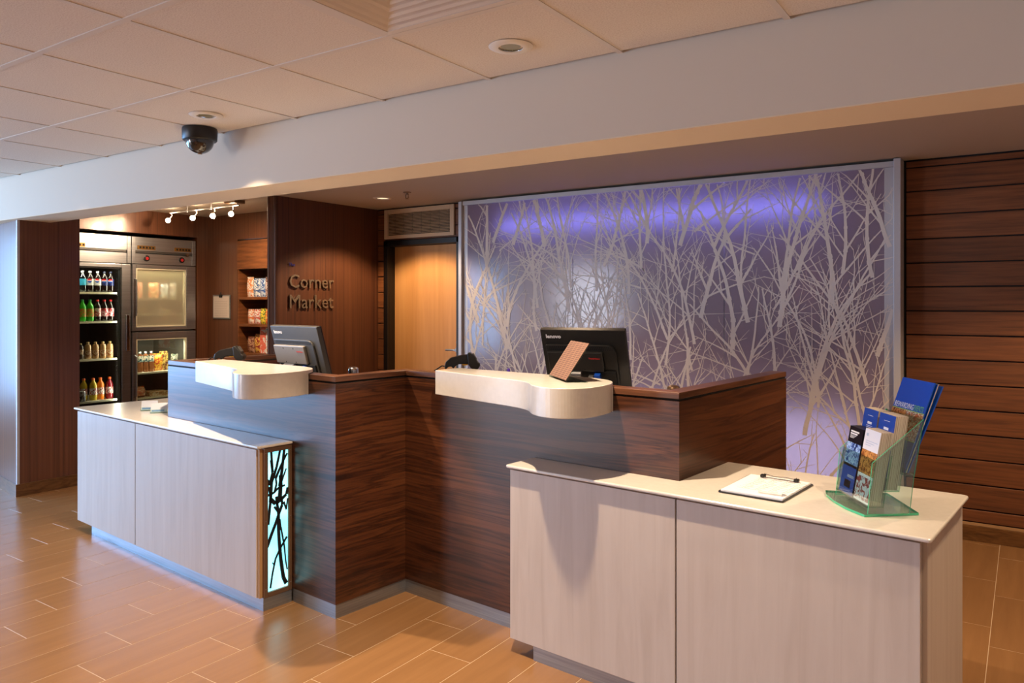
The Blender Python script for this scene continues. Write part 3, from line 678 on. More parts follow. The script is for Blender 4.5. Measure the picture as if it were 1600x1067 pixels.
# ------------------------------------------------------------------ monitors seen from behind
M['platelight'] = mat('grey_cover', (150, 142, 132), .4, metal=.2)
def monitor(px, py, ztop, yaw, tilt, label, body, plate, fr='r'):
    W, HT, t = .42, .335, .05; tilt = R(tilt)
    e = local('computer_monitor', label, 'monitor', (px, py, .76), fr, (0, 0, yaw))
    # local: x to the viewer's right along the back, y away from the viewer, z up
    def tm(v):   # tilt about the bottom edge line at top left reference
        x, y, z = v; h = z-HT
        return (x, y*math.cos(tilt)-h*math.sin(tilt), ztop-.76+y*math.sin(tilt)+h*math.cos(tilt))
    def tb(mb, name, m, par, **k):
        mb.v = [tm(v) for v in mb.v]; return mb.build(name, m, par, **k)
    tb(MB().box(0, W, 0, t*.55, 0, HT), 'shell', body, e, bevel=.003)
    tb(MB().box(.004, W-.004, t*.55, t*.75, .004, HT-.004), 'bezel', 'blackp', e, bevel=.002)
    prof = round_poly([(.035, .035), (W-.05, .035), (W-.05, HT-.075), (.02, HT-.075)], [.01, .02, .05, .01])
    tb(MB().prism(prof, -.012, 0, axis='y'), 'vent_band', 'greyp' if plate == 'platelight' else 'blackp', e, bevel=.003)
    pf = [(.03, .125), (W-.115, .125), (W-.115, HT-.105), (.03, HT-.105)]
    bk = tb(MB().prism(pf, -.030, -.012, axis='y'), 'rear_cover', plate, e, bevel=.004)
    for (x, z) in [(.12, HT-.12), (.21, HT-.12), (.12, .135), (.21, .135)]:
        tb(MB().lathe((x, -.030, z), [(.004, 0), (.003, -.001)], 8, axis='y'), 'screw', 'dark', bk)
    vs = MB()
    for k in range(30):
        for j in range(3): vs.box(.035+k*.0108+j*.003, .041+k*.0108+j*.003, -.0128, -.0121, HT-.1+j*.0065, HT-.0965+j*.0065)
    stuff(tb(vs, 'vent_slots', 'dark', bk))
    p0 = tm((.026, -.0015, HT-.044)); p1 = tm((.126, -.0015, HT-.044)); p2 = tm((.026, -.0015, HT-.02))
    text('lenovo', .028, 'brand_text', 'paper', e, axes(p0, Vector(p1)-Vector(p0), Vector(p2)-Vector(p0)), .0006, bold=.0006)
    p0 = tm((W-.185, -.0315, HT-.14)); p1 = tm((W-.1, -.0315, HT-.14)); p2 = tm((W-.185, -.0315, HT-.1))
    text('ThinkVision', .012, 'model_text', 'red', e, axes(p0, Vector(p1)-Vector(p0), Vector(p2)-Vector(p0)), .0004)
    # connectors and lower hardware
    tb(MB().box(.05, W-.06, -.022, 0, .03, .12), 'connector_bay', 'dark', e)
    tb(MB().box(W-.165, W-.135, -.045, -.015, .085, .115), 'video_plug', mat('blue_plug', (20, 80, 190), .4), e, bevel=.002)
    tb(MB().box(W-.195, W-.172, -.04, -.015, .09, .103), 'cable_plug', 'steel', e, bevel=.001)
    tb(MB().lathe((.10, -.030, .108), [(.017, 0), (.017, .09)], 14, axis='x'), 'hinge', 'steel', e, smooth=True)
    q = tm((W-.15, -.04, .085)); MB().tube([q, (q[0]-.02, q[1]-.02, q[2]-.08), (q[0]-.1, q[1]+.02, .02)], .004, 8).build('cable', 'black', e, smooth=True)
    b = tm((W/2, 0, .05))
    MB().box(W/2-.035, W/2+.035, b[1]-.005, b[1]+.03, .01, b[2]).build('stand_neck', 'blackp', e, bevel=.004)
    MB().lathe((W/2, b[1]+.02, 0), [(.11, 0), (.11, .006), (.04, .012)], 24).build('stand_base', 'blackp', e, smooth=True)
    return e

monitor(-3.580, 2.818, 1.318, R(-3.8), 16, 'left desk monitor seen from behind, grey rear cover, standing beyond the left writing shelf', 'greyp', 'platelight')
monitor(-1.960, 3.135, 1.318, R(13), 26, 'right desk monitor seen from behind, black rear cover, in front of the glass screen', 'blackp', 'blackp')

# ------------------------------------------------------------------ barcode scanners
def scanner(x, y, z, label, flip=0):
    e = local('barcode_scanner', label, 'scanner', (x, y, .76), 'd', (0, 0, R(39.27)-flip))
    k = .000235; h = z-.76
    P = lambda L_: [(a*k-.09, b*k+h) for a, b in L_]
    hp = P([(0, 0), (5, 90), (30, 170), (130, 250), (330, 300), (500, 325), (540, 110), (410, 112), (300, 105), (230, 60), (190, 10), (150, 60), (80, 50), (40, 0)])
    MB().prism(hp, -.014, .014, axis='y').build('handle', 'blackp', e, bevel=.006, seg=3)
    hd_ = P([(490, 330), (520, 368), (570, 352), (650, 270), (720, 160), (765, 130), (765, 70), (725, 5), (630, 0), (570, 30), (520, 100)])
    MB().prism(hd_, -.030, .030, axis='y').build('scan_head', 'blackp', e, bevel=.007, seg=3)
    MB().prism(P([(600, 340), (690, 210), (700, 222), (615, 352)]), -.022, .022, axis='y').build('top_stripe', 'greyp', e, bevel=.001)
    MB().prism(P([(360, 118), (520, 120), (500, 88), (400, 82)]), -.010, .010, axis='y').build('trigger', mat('yellow_trigger', (214, 158, 40), .4), e, bevel=.002)
    p = P([(12, 60), (-60, 70), (-150, 10), (-260, -60), (-330, -400), (-330, -900)])
    MB().tube([(a, 0, b) for a, b in p], .0035, 8).build('cable', 'black', e, smooth=True)
    MB().box(-.05, .07, -.025, .025, 0, .012).box(-.006, .018, -.010, .010, .012, h+.002).build('stand', 'blackp', e, bevel=.002)
scanner(-2.64, 2.83, 1.112, 'black handheld barcode scanner beyond the right writing shelf, by the maple door')
scanner(-4.10, 2.40, 1.112, 'black handheld barcode scanner beyond the left writing shelf, by the snack niche')

# small things behind the desk wall
def cup(x, y, z0, z1, r, label, name, m, fr='d'):
    e = thing(name, label, 'canister', (x, y, z0), fr)
    MB().lathe((x, y, z0), [(r*.9, 0), (r, .01), (r, z1-z0-.022), (r*.93, z1-z0-.010), (r*.7, z1-z0-.003), (r*.3, z1-z0)], 24).build('body', m, e, smooth=True); return e
cup(-1.66, 3.22, .76, 1.066, .031, 'shiny domed metal canister showing over the desk edge right of the right monitor', 'metal_canister', 'bronze')
cup(-3.43, 2.77, .76, 1.088, .030, 'small shiny domed metal canister showing over the desk edge right of the left monitor', 'metal_canister', 'chrome')
pc = thing('paper_tray', 'white paper tray edge showing behind the desk right of the right monitor', 'tray', (-1.82, 3.14, .76), 'd')
MB().box(-1.93, -1.71, 3.06, 3.26, 1.034, 1.038).box(-1.93, -1.71, 3.06, 3.064, 1.034, 1.046).build('tray', 'paper', pc)
MB().box(-1.925, -1.915, 3.07, 3.25, .76, 1.034).box(-1.725, -1.715, 3.07, 3.25, .76, 1.034).build('support', 'alu', pc)
e = thing('marker_pen', 'tip of a purple pen showing over the right writing shelf', 'pen', (-2.36, 2.86, .76), 'd')
MB().lathe((-2.36, 2.86, .76), [(.006, 0), (.006, .31), (.008, .315), (.008, .362), (.004, .37)], 12).build('pen', mat('purple_cap', (70, 30, 160), .4), e, smooth=True)
MB().lathe((-2.36, 2.86, .76), [(.03, 0), (.03, .10)], 16).build('holder', 'blackp', e, smooth=True)

# ------------------------------------------------------------------ slanted card holder on the right writing shelf
# desk frame corners: foot (-1.955,2.668)-(-1.742,2.500); it leans to the right
ch = thing('card_holder', 'slanted clear holder with a coppery printed grid card on the right writing shelf', 'holder', (-1.84, 2.58, 1.1305), 'd')
f0, f1 = Vector((-1.952, 2.640, 1.1305)), Vector((-1.752, 2.482, 1.1305)); lean = Vector((.774, .633, 0))
def quadbox(name, a, b, c, d, t, m, par):
    n = (b-a).cross(d-a).normalized()*t
    return MB().add([a, b, c, d, a+n, b+n, c+n, d+n], [(3,2,1,0),(4,5,6,7),(0,1,5,4),(1,2,6,5),(2,3,7,6),(3,0,4,7)]).build(name, m, par)
tp = lean*.098+Vector((0, 0, .155))
quadbox('sloped_plate', f0+Vector((0,0,.002)), f1+Vector((0,0,.002)), f1+tp, f0+tp, .002, 'acrylic', ch)
u_ = (f1-f0).normalized(); z2 = Vector((0, 0, .0025))
nn = (f1-f0).cross(tp).normalized()
cp = [f0+u_*.004+tp*.03+z2+nn*.0025, f1-u_*.004+tp*.03+z2+nn*.0025, f1-u_*.004+tp*.985+z2+nn*.0025, f0+u_*.004+tp*.985+z2+nn*.0025]
if True:
    cd = quadbox('grid_card', *cp, .0008, mat('coppery_card', (116, 84, 70), .42, metal=.2), ch)
    g = MB(); a, b, c, d = cp; n_ = nn*.0012
    if nn.y > 0: n_ = nn*.0012
    for sgn in (-1, 1):
        nz = nn*(.0016 if sgn > 0 else -.0006)
        for k in range(20):
            t = .03+k*.049; p, q = a+(d-a)*t, b+(c-b)*t; e1 = (d-a)*.012
            g.add([p+nz, q+nz, q+e1+nz, p+e1+nz], [(0, 1, 2, 3)])
        for k in range(6):
            t = .02+k*.19; p, q = a+(b-a)*t, d+(c-d)*t; e1 = (b-a)*.02
            g.add([p+nz, p+e1+nz, q+e1+nz, q+nz], [(0, 1, 2, 3)])
    g.build('printed_grid', mat('grid_lines', (176, 140, 118), .5), ch)
quadbox('foot', f0, f1, f1+lean*.09, f0+lean*.09, .002, 'acrylic', ch)

# ------------------------------------------------------------------ clipboard
cb = thing('clipboard', 'dark clipboard with a printed white form and wire clip on the right counter', 'clipboard', (-1.02, 2.69, RZ), 'd')
MB().prism(round_poly([(-1.136, 2.535), (-.905, 2.535), (-.905, 2.855), (-1.150, 2.855)], .012), RZ+.001, RZ+.005).build('board', 'black', cb)
MB().prism([(-1.128, 2.545), (-.911, 2.545), (-.913, 2.845), (-1.138, 2.845)], RZ+.005, RZ+.0105).build('paper_stack', 'paper', cb)
MB().prism([(-1.096, 2.585), (-.911, 2.592), (-.914, 2.842), (-1.110, 2.842)], RZ+.0108, RZ+.0114).build('form', 'paper', cb)
g = MB()
for k in range(9): y = 2.61+k*.025; g.box(-1.095+.0*k, -.922, y, y+.0009, RZ+.0114, RZ+.0117)
for k in range(4): x = -1.078+k*.047; g.box(x, x+.0009, 2.61, 2.81, RZ+.0114, RZ+.0117)
for k in range(8):
    for j in range(4): g.box(-1.072+j*.047, -1.072+j*.047+.012+.02*random.random(), 2.618+k*.025, 2.621+k*.025, RZ+.0114, RZ+.0117)
g.build('form_print', mat('grey_print', (130, 128, 134), .8), cb)
cl = MB(); cl.tube([(-1.075, 2.815, RZ+.026), (-1.04, 2.822, RZ+.018), (-1.0, 2.826, RZ+.02), (-.96, 2.822, RZ+.018), (-.955, 2.815, RZ+.026)], .0016, 8)
cl.tube([(-1.07, 2.80, RZ+.016), (-.962, 2.80, RZ+.016)], .0022, 8)
cl.build('clip', 'chrome', cb, smooth=True)
for x in (-1.078, -.954): MB().box(x-.009, x+.009, 2.803, 2.822, RZ+.012, RZ+.024).build('clip_grip', 'black', cb, bevel=.003)
pn = thing('pen', 'clear ballpoint pen lying on the clipboard form', 'pen', (-.95, 2.583, RZ+.015), 'd')
MB().tube([(-1.005, 2.578, RZ+.0155), (-.925, 2.583, RZ+.0155)], .0034, 10).build('barrel', 'trim', pn, smooth=True)
MB().tube([(-.925, 2.583, RZ+.0155), (-.908, 2.584, RZ+.0155)], [.0032, .0010], 10).build('tip', 'steel', pn, smooth=True)

# ------------------------------------------------------------------ brochure holder (own frame: p along its front, q to the rear, z up)
F = (-.651, 2.533); PA = Vector((-.62, .785)); QA = Vector((.785, .62))
def bq(p, q, z): return (F[0]+PA.x*p+QA.x*q, F[1]+PA.y*p+QA.y*q, z)
bh = thing('brochure_holder', 'clear acrylic three-tier brochure holder with green edges on the right counter', 'holder', (F[0], F[1], RZ), 'd')
base = [bq(-.004, 0, 0)[:2], bq(.02, .18, 0)[:2], bq(.27, .20, 0)[:2], bq(.305, .0, 0)[:2], bq(.25, -.018, 0)[:2], bq(.17, -.026, 0)[:2], bq(.08, -.022, 0)[:2]]
M['green_base'] = glassy('green_tinted_acrylic', (240, 249, 245), .06)
m_ = MB().prism(base, RZ+.0008, RZ+.0085); m_.mi = [0, 0]+[1]*(len(m_.mi)-2)
M['edge'] = mat('green_edge', (60, 186, 138), .15, spec=.8)
m_.build('base', ['green_base', 'edge'], bh)
def pqprism(name, pts, p0, p1, mats, par, side=1):
    """polygon in (q,z) swept from p0 to p1 along the front"""
    n = len(pts); mb = MB(); vs = [bq(p0, q, z) for q, z in pts]+[bq(p1, q, z) for q, z in pts]
    mb.add(vs, [tuple(range(n)), tuple(range(2*n-1, n-1, -1))], 0)
    mb.add(vs, [(i, n+i, n+(i+1) % n, (i+1) % n) for i in range(n)], side)
    return mb.build(name, mats, par)
M['edge_soft'] = glassy('pale_green_edge', (120, 214, 176), .12)
AC = ['acrylic', 'edge_soft']
side = [(.012, RZ+.009), (.026, .948), (.186, 1.086), (.157, .915), (.142, RZ+.009)]
for p in (.000, .243): pqprism('side_panel', side, p, p+.004, ['acrylic', 'edge'], bh)
def uch(name, q0, q1, z0, zf, zb, lean, p0=.004, p1=.243):
    t = .003; k = math.tan(lean)
    Z = lambda q, z: (q+(z-z0)*k, z)
    pts = [Z(q0, zf), Z(q0, z0), (q1, z0), Z(q1, zb), Z(q1-t, zb), (q1-t, z0+t), (q0+t, z0+t), Z(q0+t, zf)]
    # split into three convex strips
    o = []
    for a in ([pts[0], pts[1], pts[6], pts[7]], [pts[1], pts[2], pts[5], pts[6]], [pts[2], pts[3], pts[4], pts[5]]):
        o.append(a)
    mb = MB()
    for a in o:
        vs = [bq(p0, q, z) for q, z in a]+[bq(p1, q, z) for q, z in a]
        mb.add(vs, [(0, 1, 2, 3), (7, 6, 5, 4)], 1); mb.add(vs, [(0, 4, 5, 1), (1, 5, 6, 2), (2, 6, 7, 3), (3, 7, 4, 0)], 0)
    return mb.build(name, AC, bh)
uch('front_pocket', .012, .062, .808, .955, .97, R(10))
uch('middle_pocket', .064, .112, .858, .90, 1.03, R(9))
uch('rear_pocket', .128, .160, .908, .93, 1.085, R(9))
LEAN = R(10.5)
def leaflet(name, label, p0, p1, q0, q1, z0, z1, lean, face, side_m, art=None, group=None):
    k = math.tan(lean)
    e = thing(name, label, 'brochure', bq((p0+p1)/2, q0, z0), 'd', group)
    vs = [bq(p, q+(z-z0)*k, z) for p in (p0, p1) for q in (q0, q1) for z in (z0, z1)]
    # 0:(p0,q0,z0) 1:(p0,q0,z1) 2:(p0,q1,z0) 3:(p0,q1,z1) 4..7 same at p1
    mb = MB().add(vs, [(0, 1, 3, 2), (4, 6, 7, 5), (1, 5, 7, 3), (0, 2, 6, 4), (2, 3, 7, 6)], 0); mb.add(vs, [(0, 4, 5, 1)], 0)
    mb.build('pages', side_m, e)
    def patch(nm, u0, u1, v0, v1, m, d=.0006):
        # u from the far (left) edge to the near edge, v from the top
        P = lambda u, v, dd: bq(p1+(p0-p1)*u, q0+((z1-(z1-z0)*v)-z0)*k-dd, z1-(z1-z0)*v)
        a = [P(u0, v1, d), P(u1, v1, d), P(u1, v0, d), P(u0, v0, d), P(u0, v1, d-.0005), P(u1, v1, d-.0005), P(u1, v0, d-.0005), P(u0, v0, d-.0005)]
        return MB().add(a, [(0, 1, 2, 3), (7, 6, 5, 4), (0, 4, 5, 1), (2, 6, 7, 3), (1, 5, 6, 2), (0, 3, 7, 4)]).build(nm, m, e)
    def txt(s_, size, u, v, m, d=.0016, sx=1):
        o = Vector(bq(p1+(p0-p1)*u, q0+((z1-(z1-z0)*v)-z0)*k-d, z1-(z1-z0)*v))-Vector(OFF[e.name])
        xa = -PA.to_3d(); up = Vector((QA.x*k, QA.y*k, 1))
        return text(s_, size, 'print', m, e, axes(o, xa, up), .0001, sx=sx)
    patch('cover', 0, 1, 0, 1, face, .0005)
    if art: art(patch, txt)
    return e
M['bblue'] = mat('blue_cover', (38, 78, 170), .35); M['bblack'] = mat('black_cover', (24, 22, 30), .3); M['bwhite'] = mat('white_cover', (232, 232, 240), .35)
M['bnavy'] = mat('royal_blue_cover', (8, 74, 178), .35); M['lime'] = mat('lime_line', (170, 200, 60), .5)
M['pic_city'] = printed('city_print', [(20, 30, 70), (60, 90, 170), (170, 200, 240), (90, 120, 190), (30, 40, 90)], 60)
M['pic_food'] = printed('food_print', [(70, 34, 16), (150, 84, 34), (214, 150, 80), (120, 60, 26), (240, 214, 170)], 45)
M['pic_shop'] = printed('market_print', [(60, 44, 30), (196, 140, 70), (236, 224, 204), (130, 96, 60), (222, 110, 40), (90, 130, 170)], 80)
M['pic_bed'] = printed('room_print', [(225, 225, 232), (200, 204, 214), (150, 60, 60), (236, 236, 240)], 40)
M['greentxt'] = mat('green_text', (120, 190, 110), .5)
def art_black(pa, tx):
    for i, v in enumerate((.06, .095)): pa('headline', .12, .72-.1*i, v, v+.022, 'paper', .001)
    for i in range(3): pa('text_line', .12, .55-.08*i, .13+i*.018, .137+i*.018, 'paper', .001)
    pa('picture', 0, 1, .24, .56, 'pic_city', .0009); pa('lower_band', 0, 1, .60, 1, 'bblue', .0009)
    for i in range(3): pa('text_line', .45, .92, .72+i*.014, .725+i*.014, 'paper', .0013)
    pa('badge', .3, .75, .80, .91, 'bblack', .0013)
def art_white(pa, tx):
    pa('small_logo', .12, .24, .06, .10, mat('pale_logo', (180, 196, 214), .5), .001)
    for i in range(3): pa('text_line', .14, .9-.2*i, .16+i*.03, .164+i*.03, mat('pale_text', (150, 175, 210), .5), .001)
    pa('picture', 0, 1, .29, .62, 'pic_food', .0009); pa('picture', 0, 1, .66, .97, 'pic_bed', .0009)
def art_blue(pa, tx):
    pa('text_line', .32, .68, .09, .095, 'paper', .001); pa('logo', .36, .66, .18, .215, 'paper', .001)
    for i in range(3): pa('text_line', .3, .72, .235+i*.022, .241+i*.022, 'paper', .001)
    for i in range(3): pa('headline', .08, .92, .41+i*.035, .43+i*.035, 'paper', .001)
def art_events(pa, tx):
    tx('REWARDING', .026, .04, .335, 'paper', sx=.80); tx('EVENTS', .026, .66, .335, 'greentxt', sx=.66)
    pa('line', 0, 1, .345, .353, 'lime', .001); pa('picture', .0, .46, .355, .66, 'pic_food', .0009); pa('picture', .46, 1, .355, .66, 'pic_shop', .0009); pa('line', 0, 1, .66, .668, 'lime', .001)
leaflet('brochure_stack', 'stack of black and blue brochures in the front pocket of the holder, left', .130, .232, .018, .052, .812, 1.030, LEAN, 'bblack', 'bblack', art_black)
leaflet('brochure_stack', 'stack of white brochures with a brown food picture in the front pocket of the holder', .012, .118, .018, .056, .812, 1.040, LEAN, 'bwhite', 'pages', art_white)
leaflet('brochure_stack', 'left stack of blue brochures in the middle tier of the holder', .130, .232, .070, .105, .862, 1.092, R(9), 'bblue', 'pages', art_blue)
leaflet('brochure_stack', 'right stack of blue brochures in the middle tier of the holder, beside the acrylic edge', .012, .118, .070, .108, .862, 1.092, R(9), 'bblue', 'pages', art_blue)
leaflet('event_booklet', 'royal blue booklet with a two-tone title and photo collage, topmost in the holder', .02, .222, .134, .137, .915, 1.196, R(19), 'bnavy', 'bnavy', art_events)
leaflet('event_booklet', 'royal blue booklet directly behind the topmost titled one', .018, .222, .1385, .1415, .915, 1.193, R(20), 'bnavy', 'pages', None)
leaflet('event_booklet', 'royal blue booklet rearmost in the holder, leaning furthest right', .016, .220, .1435, .1465, .915, 1.186, R(22), 'bnavy', 'bnavy', None)

# ------------------------------------------------------------------ two little card stands on the left counter
def cards(x, y, label):
    e = local('card_stand', label, 'holder', (x, y, LZ), 'd', (0, 0, R(58)))
    MB().box(-.048, .048, -.028, .028, .0005, .003).build('foot', 'acrylic', e)
    MB().box(-.048, .048, -.028, -.025, .003, .024).build('lip', 'acrylic', e)
    MB().add([(-.046, -.018, .004), (.046, -.018, .004), (.046, .014, .058), (-.046, .014, .058), (-.046, .004, .004), (.046, .004, .004), (.046, .028, .055), (-.046, .028, .055)],
             [(0,1,2,3),(7,6,5,4),(0,4,5,1),(2,6,7,3),(1,5,6,2),(0,3,7,4)]).build('cards', mat('pale_blue_cards', (196, 204, 220), .6), e)
    MB().add([(-.040, -.0155, .0095), (.030, -.0155, .0095), (.030, -.0095, .019), (-.040, -.0095, .019)], [(0, 1, 2, 3)]).build('printed_band', mat('blue_band', (90, 130, 190), .5), e)
cards(-4.745, 2.235, 'small clear stand of white cards on the left counter, farther from the desk')
cards(-4.60, 2.225, 'small clear stand of white cards on the left counter, right beside the desk wall')

# ------------------------------------------------------------------ ceiling fittings
def downlight(x, y, z, label, lit, r=.081, ri=.043):
    e = thing('recessed_downlight', label, 'light', (x, y, z))
    MB().lathe((x, y, z), [(ri, .004), (ri+.002, -.006), (r-.012, -.007), (r, -.001), (r, .0)], 36, close=False).build('trim_ring', 'trim', e, smooth=True)
    MB().lathe((x, y, z), [(ri+.001, -.004), (ri*.98, .02), (ri*.8, .030)], 28, close=False).build('reflector', 'chrome', e, smooth=True)
    MB().lathe((x, y, z), [(ri*.86, -.001), (ri*.8, .001)], 24, close=True).build('lens', lit, e, smooth=True)
M['lens'] = mat('lens_glass', (120, 112, 90), .15, emit=(150, 130, 90), es=.15)
downlight(-1.555, 2.288, H, 'white recessed ceiling downlight near the air diffuser', 'lens')
downlight(-3.378, 2.275, H, 'white recessed ceiling downlight beside the black dome camera', 'lens')
downlight(-4.626, 4.829, HS, 'recessed downlight in the lower ceiling in front of the air grille', 'bulb', .085, .055)
dc = thing('dome_camera', 'black dome security camera on the ceiling against the white beam', 'camera', (-3.664, 2.43, H))
MB().lathe((-3.664, 2.43, H), [(.088, -.001), (.09, -.01), (.088, -.062), (.083, -.068), (.074, -.07)], 36).build('housing', 'black', dc, smooth=True)
hs = [(.072*math.cos(R(a)), -.068-.068*math.sin(R(a))) for a in range(0, 91, 10)]; hs[-1] = (.001, hs[-1][1])
MB().lathe((-3.664, 2.43, H), hs, 36).build('dome', mat('smoked_dome', (26, 22, 24), .06, coat=1), dc, smooth=True)
MB().lathe((-3.664, 2.43, H-.128), [(.012, -.009), (.016, .0), (.016, .008)], 16).build('lens', 'gold', dc, smooth=True)
sp = thing('sprinkler_head', 'small metal fire sprinkler on the lower ceiling near the air grille', 'sprinkler', (-4.206, 4.676, HS))
MB().lathe((-4.206, 4.676, HS), [(.034, -.001), (.032, -.006), (.01, -.008), (.008, -.022)], 20).build('escutcheon', 'bronze', sp, smooth=True)
MB().tube([(-4.222, 4.676, HS-.02), (-4.222, 4.676, HS-.045), (-4.206, 4.676, HS-.055), (-4.190, 4.676, HS-.045), (-4.190, 4.676, HS-.02), (-4.222, 4.676, HS-.02)], .003, 6).build('frame', 'bronze', sp)
MB().lathe((-4.206, 4.676, HS-.058), [(.016, 0), (.016, .002)], 16).build('deflector', 'bronze', sp)

# track light in the market
TY = 4.31
tk = thing('track_light', 'rail track light with four glowing halogen heads on the market ceiling', 'light', (-6.4, TY, H))
MB().tube([(-6.99, TY, 2.332), (-5.905, TY, 2.332)], .007, 10).build('rail', 'steel', tk, smooth=True)
MB().box(-6.05, -5.89, TY-.055, TY+.055, H-.033, H-.001).build('transformer_box', 'bronze', tk, bevel=.005)
MB().tube([(-5.93, TY, H-.03), (-5.93, TY, 2.332)], .010, 8).build('feed', 'steel', tk, smooth=True)
for x in (-6.70, -6.32): MB().tube([(x, TY, H), (x, TY, 2.332)], .0045, 8).lathe((x, TY, 2.320), [(.009, 0), (.012, .012), (.009, .024)], 12).build('standoff', 'steel', tk, smooth=True)
HEADS = [(-6.955, -7.11, (-7.45, 3.7, 1.9)), (-6.545, -6.63, (-7.45, 4.1, 1.95)), (-6.265, -6.24, (-6.7, 5.0, 1.6)), (-5.99, -5.94, (-6.45, 5.0, 1.2))]
for i, (xr, xh, tgt) in enumerate(HEADS):
    zt = 2.332; zh = 2.268
    MB().tube([(xr, TY, zt+.01), (xr, TY, zh+.03)], .003, 8).lathe((xr, TY, zt-.014), [(.009, 0), (.009, .026)], 12).build('drop_rod', 'chrome', tk, smooth=True)
    hx = xr-.02 if i < 2 else xr+.01; hy = TY-.03; c = Vector((hx, hy, zh-.012))
    d = (Vector((0, 0, 1.6))-c).normalized()       # lamp face turned towards the room
    MB().tube([(xr, TY, zh+.03), c-d*.035], .006, 8).build('swivel', 'chrome', tk, smooth=True)
    hd_ = MB().tube([c-d*.035, c-d*.02, c+d*.004], [.010, .022, .027], 20).build('lamp_head', 'chrome', tk, smooth=True)
    MB().tube([c+d*.0042, c+d*.007], .0235, 20).build('bulb', 'bulbhot', hd_, smooth=True)
    v = Vector(tgt)-c
    lamp('SPOT', 'track_lamp', c+d*.03, (38, 55, 60, 60)[i], (1, .72, .46), v.to_track_quat('-Z', 'Y').to_euler(), spot_size=R(95), spot_blend=.8, shadow_soft_size=.03)
    lamp('POINT', 'track_ceiling_fill', (hx, hy, zh+.045), 1.6, (1, .70, .45), shadow_soft_size=.03)  # added point light that brightens the ceiling above the heads

# framed notice with a binder clip
nt = thing('notice_sheet', 'white printed notice in a thin frame beside the snack niche', 'notice', (-7.136, 5.0, 1.4))
MB().box(-7.287, -6.985, 4.988, 4.999, 1.276, 1.532).build('frame', 'steel', nt, bevel=.002)
MB().box(-7.272, -7.0, 4.986, 4.989, 1.29, 1.518).build('sheet', mat('pinkish_sheet', (226, 212, 206), .6), nt)
g = MB()
for k in range(9): g.box(-7.25, -7.02-.02*random.random(), 4.9852, 4.986, 1.31+k*.019, 1.3125+k*.019)
g.build('print', mat('faint_print', (168, 150, 146), .7), nt)
MB().box(-7.16, -7.115, 4.975, 4.99, 1.505, 1.535).tube([(-7.15, 4.983, 1.535), (-7.137, 4.983, 1.562), (-7.125, 4.983, 1.535)], .003, 6).build('binder_clip', 'black', nt)

# ------------------------------------------------------------------ refrigerator
FX = -7.40; Y0f, YM, Y1f = 3.46, 4.150, 4.862
fg = thing('refrigerator', 'two-section steel refrigerator with three glass doors, built into the market wall', 'refrigerator', (-7.8, 4.15, 0))
mb = MB()
mb.box(-8.2, FX-.05, Y0f, Y0f+.03, .12, 2.10); mb.box(-8.2, FX-.05, Y1f-.03, Y1f, .12, 2.10); mb.box(-8.2, FX-.05, YM-.03, YM+.03, .12, 2.10)
mb.box(-8.2, -8.16, Y0f, Y1f, .12, 2.10); mb.box(-8.2, FX-.05, Y0f, Y1f, .12, .30); mb.box(-8.2, FX-.05, Y0f, Y1f, 1.83, 2.10); mb.box(-8.2, FX-.05, YM, Y1f, 1.12, 1.175)
mb.build('cabinet', 'fridge_in', fg)
MB().box(-8.158, -8.15, Y0f+.03, YM-.03, .30, 1.83).box(-8.15, FX-.055, YM-.034, YM-.0305, .30, 1.83).build('dark_liner', 'fridge_dk', fg)
MB().box(-8.2, FX-.06, Y0f+.02, Y1f-.02, .0, .12).build('base_plinth', 'dark', fg)
def header(y0, y1, right):
    h = MB(); h.box(FX-.055, FX-.012, y0+.042, y1-.042, 1.842, 1.945); h.add([(FX-.012, y0+.042, 1.945), (FX-.012, y1-.042, 1.945), (FX-.045, y1-.042, 1.972), (FX-.045, y0+.042, 1.972), (FX-.08, y0+.042, 1.945), (FX-.08, y1-.042, 1.945)], [(0, 1, 2, 3), (3, 2, 5, 4)])
    h.box(FX-.055, FX-.006, y0+.042, y1-.042, 1.975, 2.112)
    hp = h.build('header_panel', 'steel', fg)
    MB().box(FX-.055, FX, y0+.003, y0+.042, 1.842, 2.112).build('header_end', 'steel', fg, bevel=.003); MB().box(FX-.055, FX, y1-.042, y1-.003, 1.842, 2.112).build('header_end', 'steel', fg, bevel=.003)
    return hp
h1 = header(Y0f, YM, 0); h2 = header(YM, Y1f, 1)
MB().box(FX-.012, FX-.007, Y0f+.05, YM-.05, 1.955, 1.972).build('header_groove', 'greyp', h1)
MB().box(FX-.012, FX-.007, YM+.05, Y1f-.05, 1.955, 1.972).build('header_groove', 'greyp', h2)
for (a, b, hp, z) in [(4.213, 4.403, h2, 2.008), (4.615, 4.807, h2, 2.008), (3.52, 3.70, h1, 2.0)]:
    pl_ = MB().box(FX-.006, FX-.001, a, b, z-.019, z+.019).build('name_plate', 'gold', hp)
    for k in range(5): MB().box(FX-.001, FX+.0, a+.02+k*.034, a+.040+k*.034, z-.010, z+.010).build('plate_mark', 'dark', hp)
for y in (4.314, 4.700):
    b_ = MB().lathe((FX-.012, y, 1.900), [(.030, 0), (.030, .010), (.024, .013)], 24, axis='x').build('badge', 'black', h2, smooth=True)
    MB().lathe((FX+.001, y, 1.900), [(.016, 0), (.015, .003)], 20, axis='x').build('badge_face', 'red', h2, smooth=True)
MB().lathe((FX-.007, 4.76, 1.955), [(.016, 0), (.016, .02)], 14, axis='x').build('lock', 'bronze', h2, smooth=True)
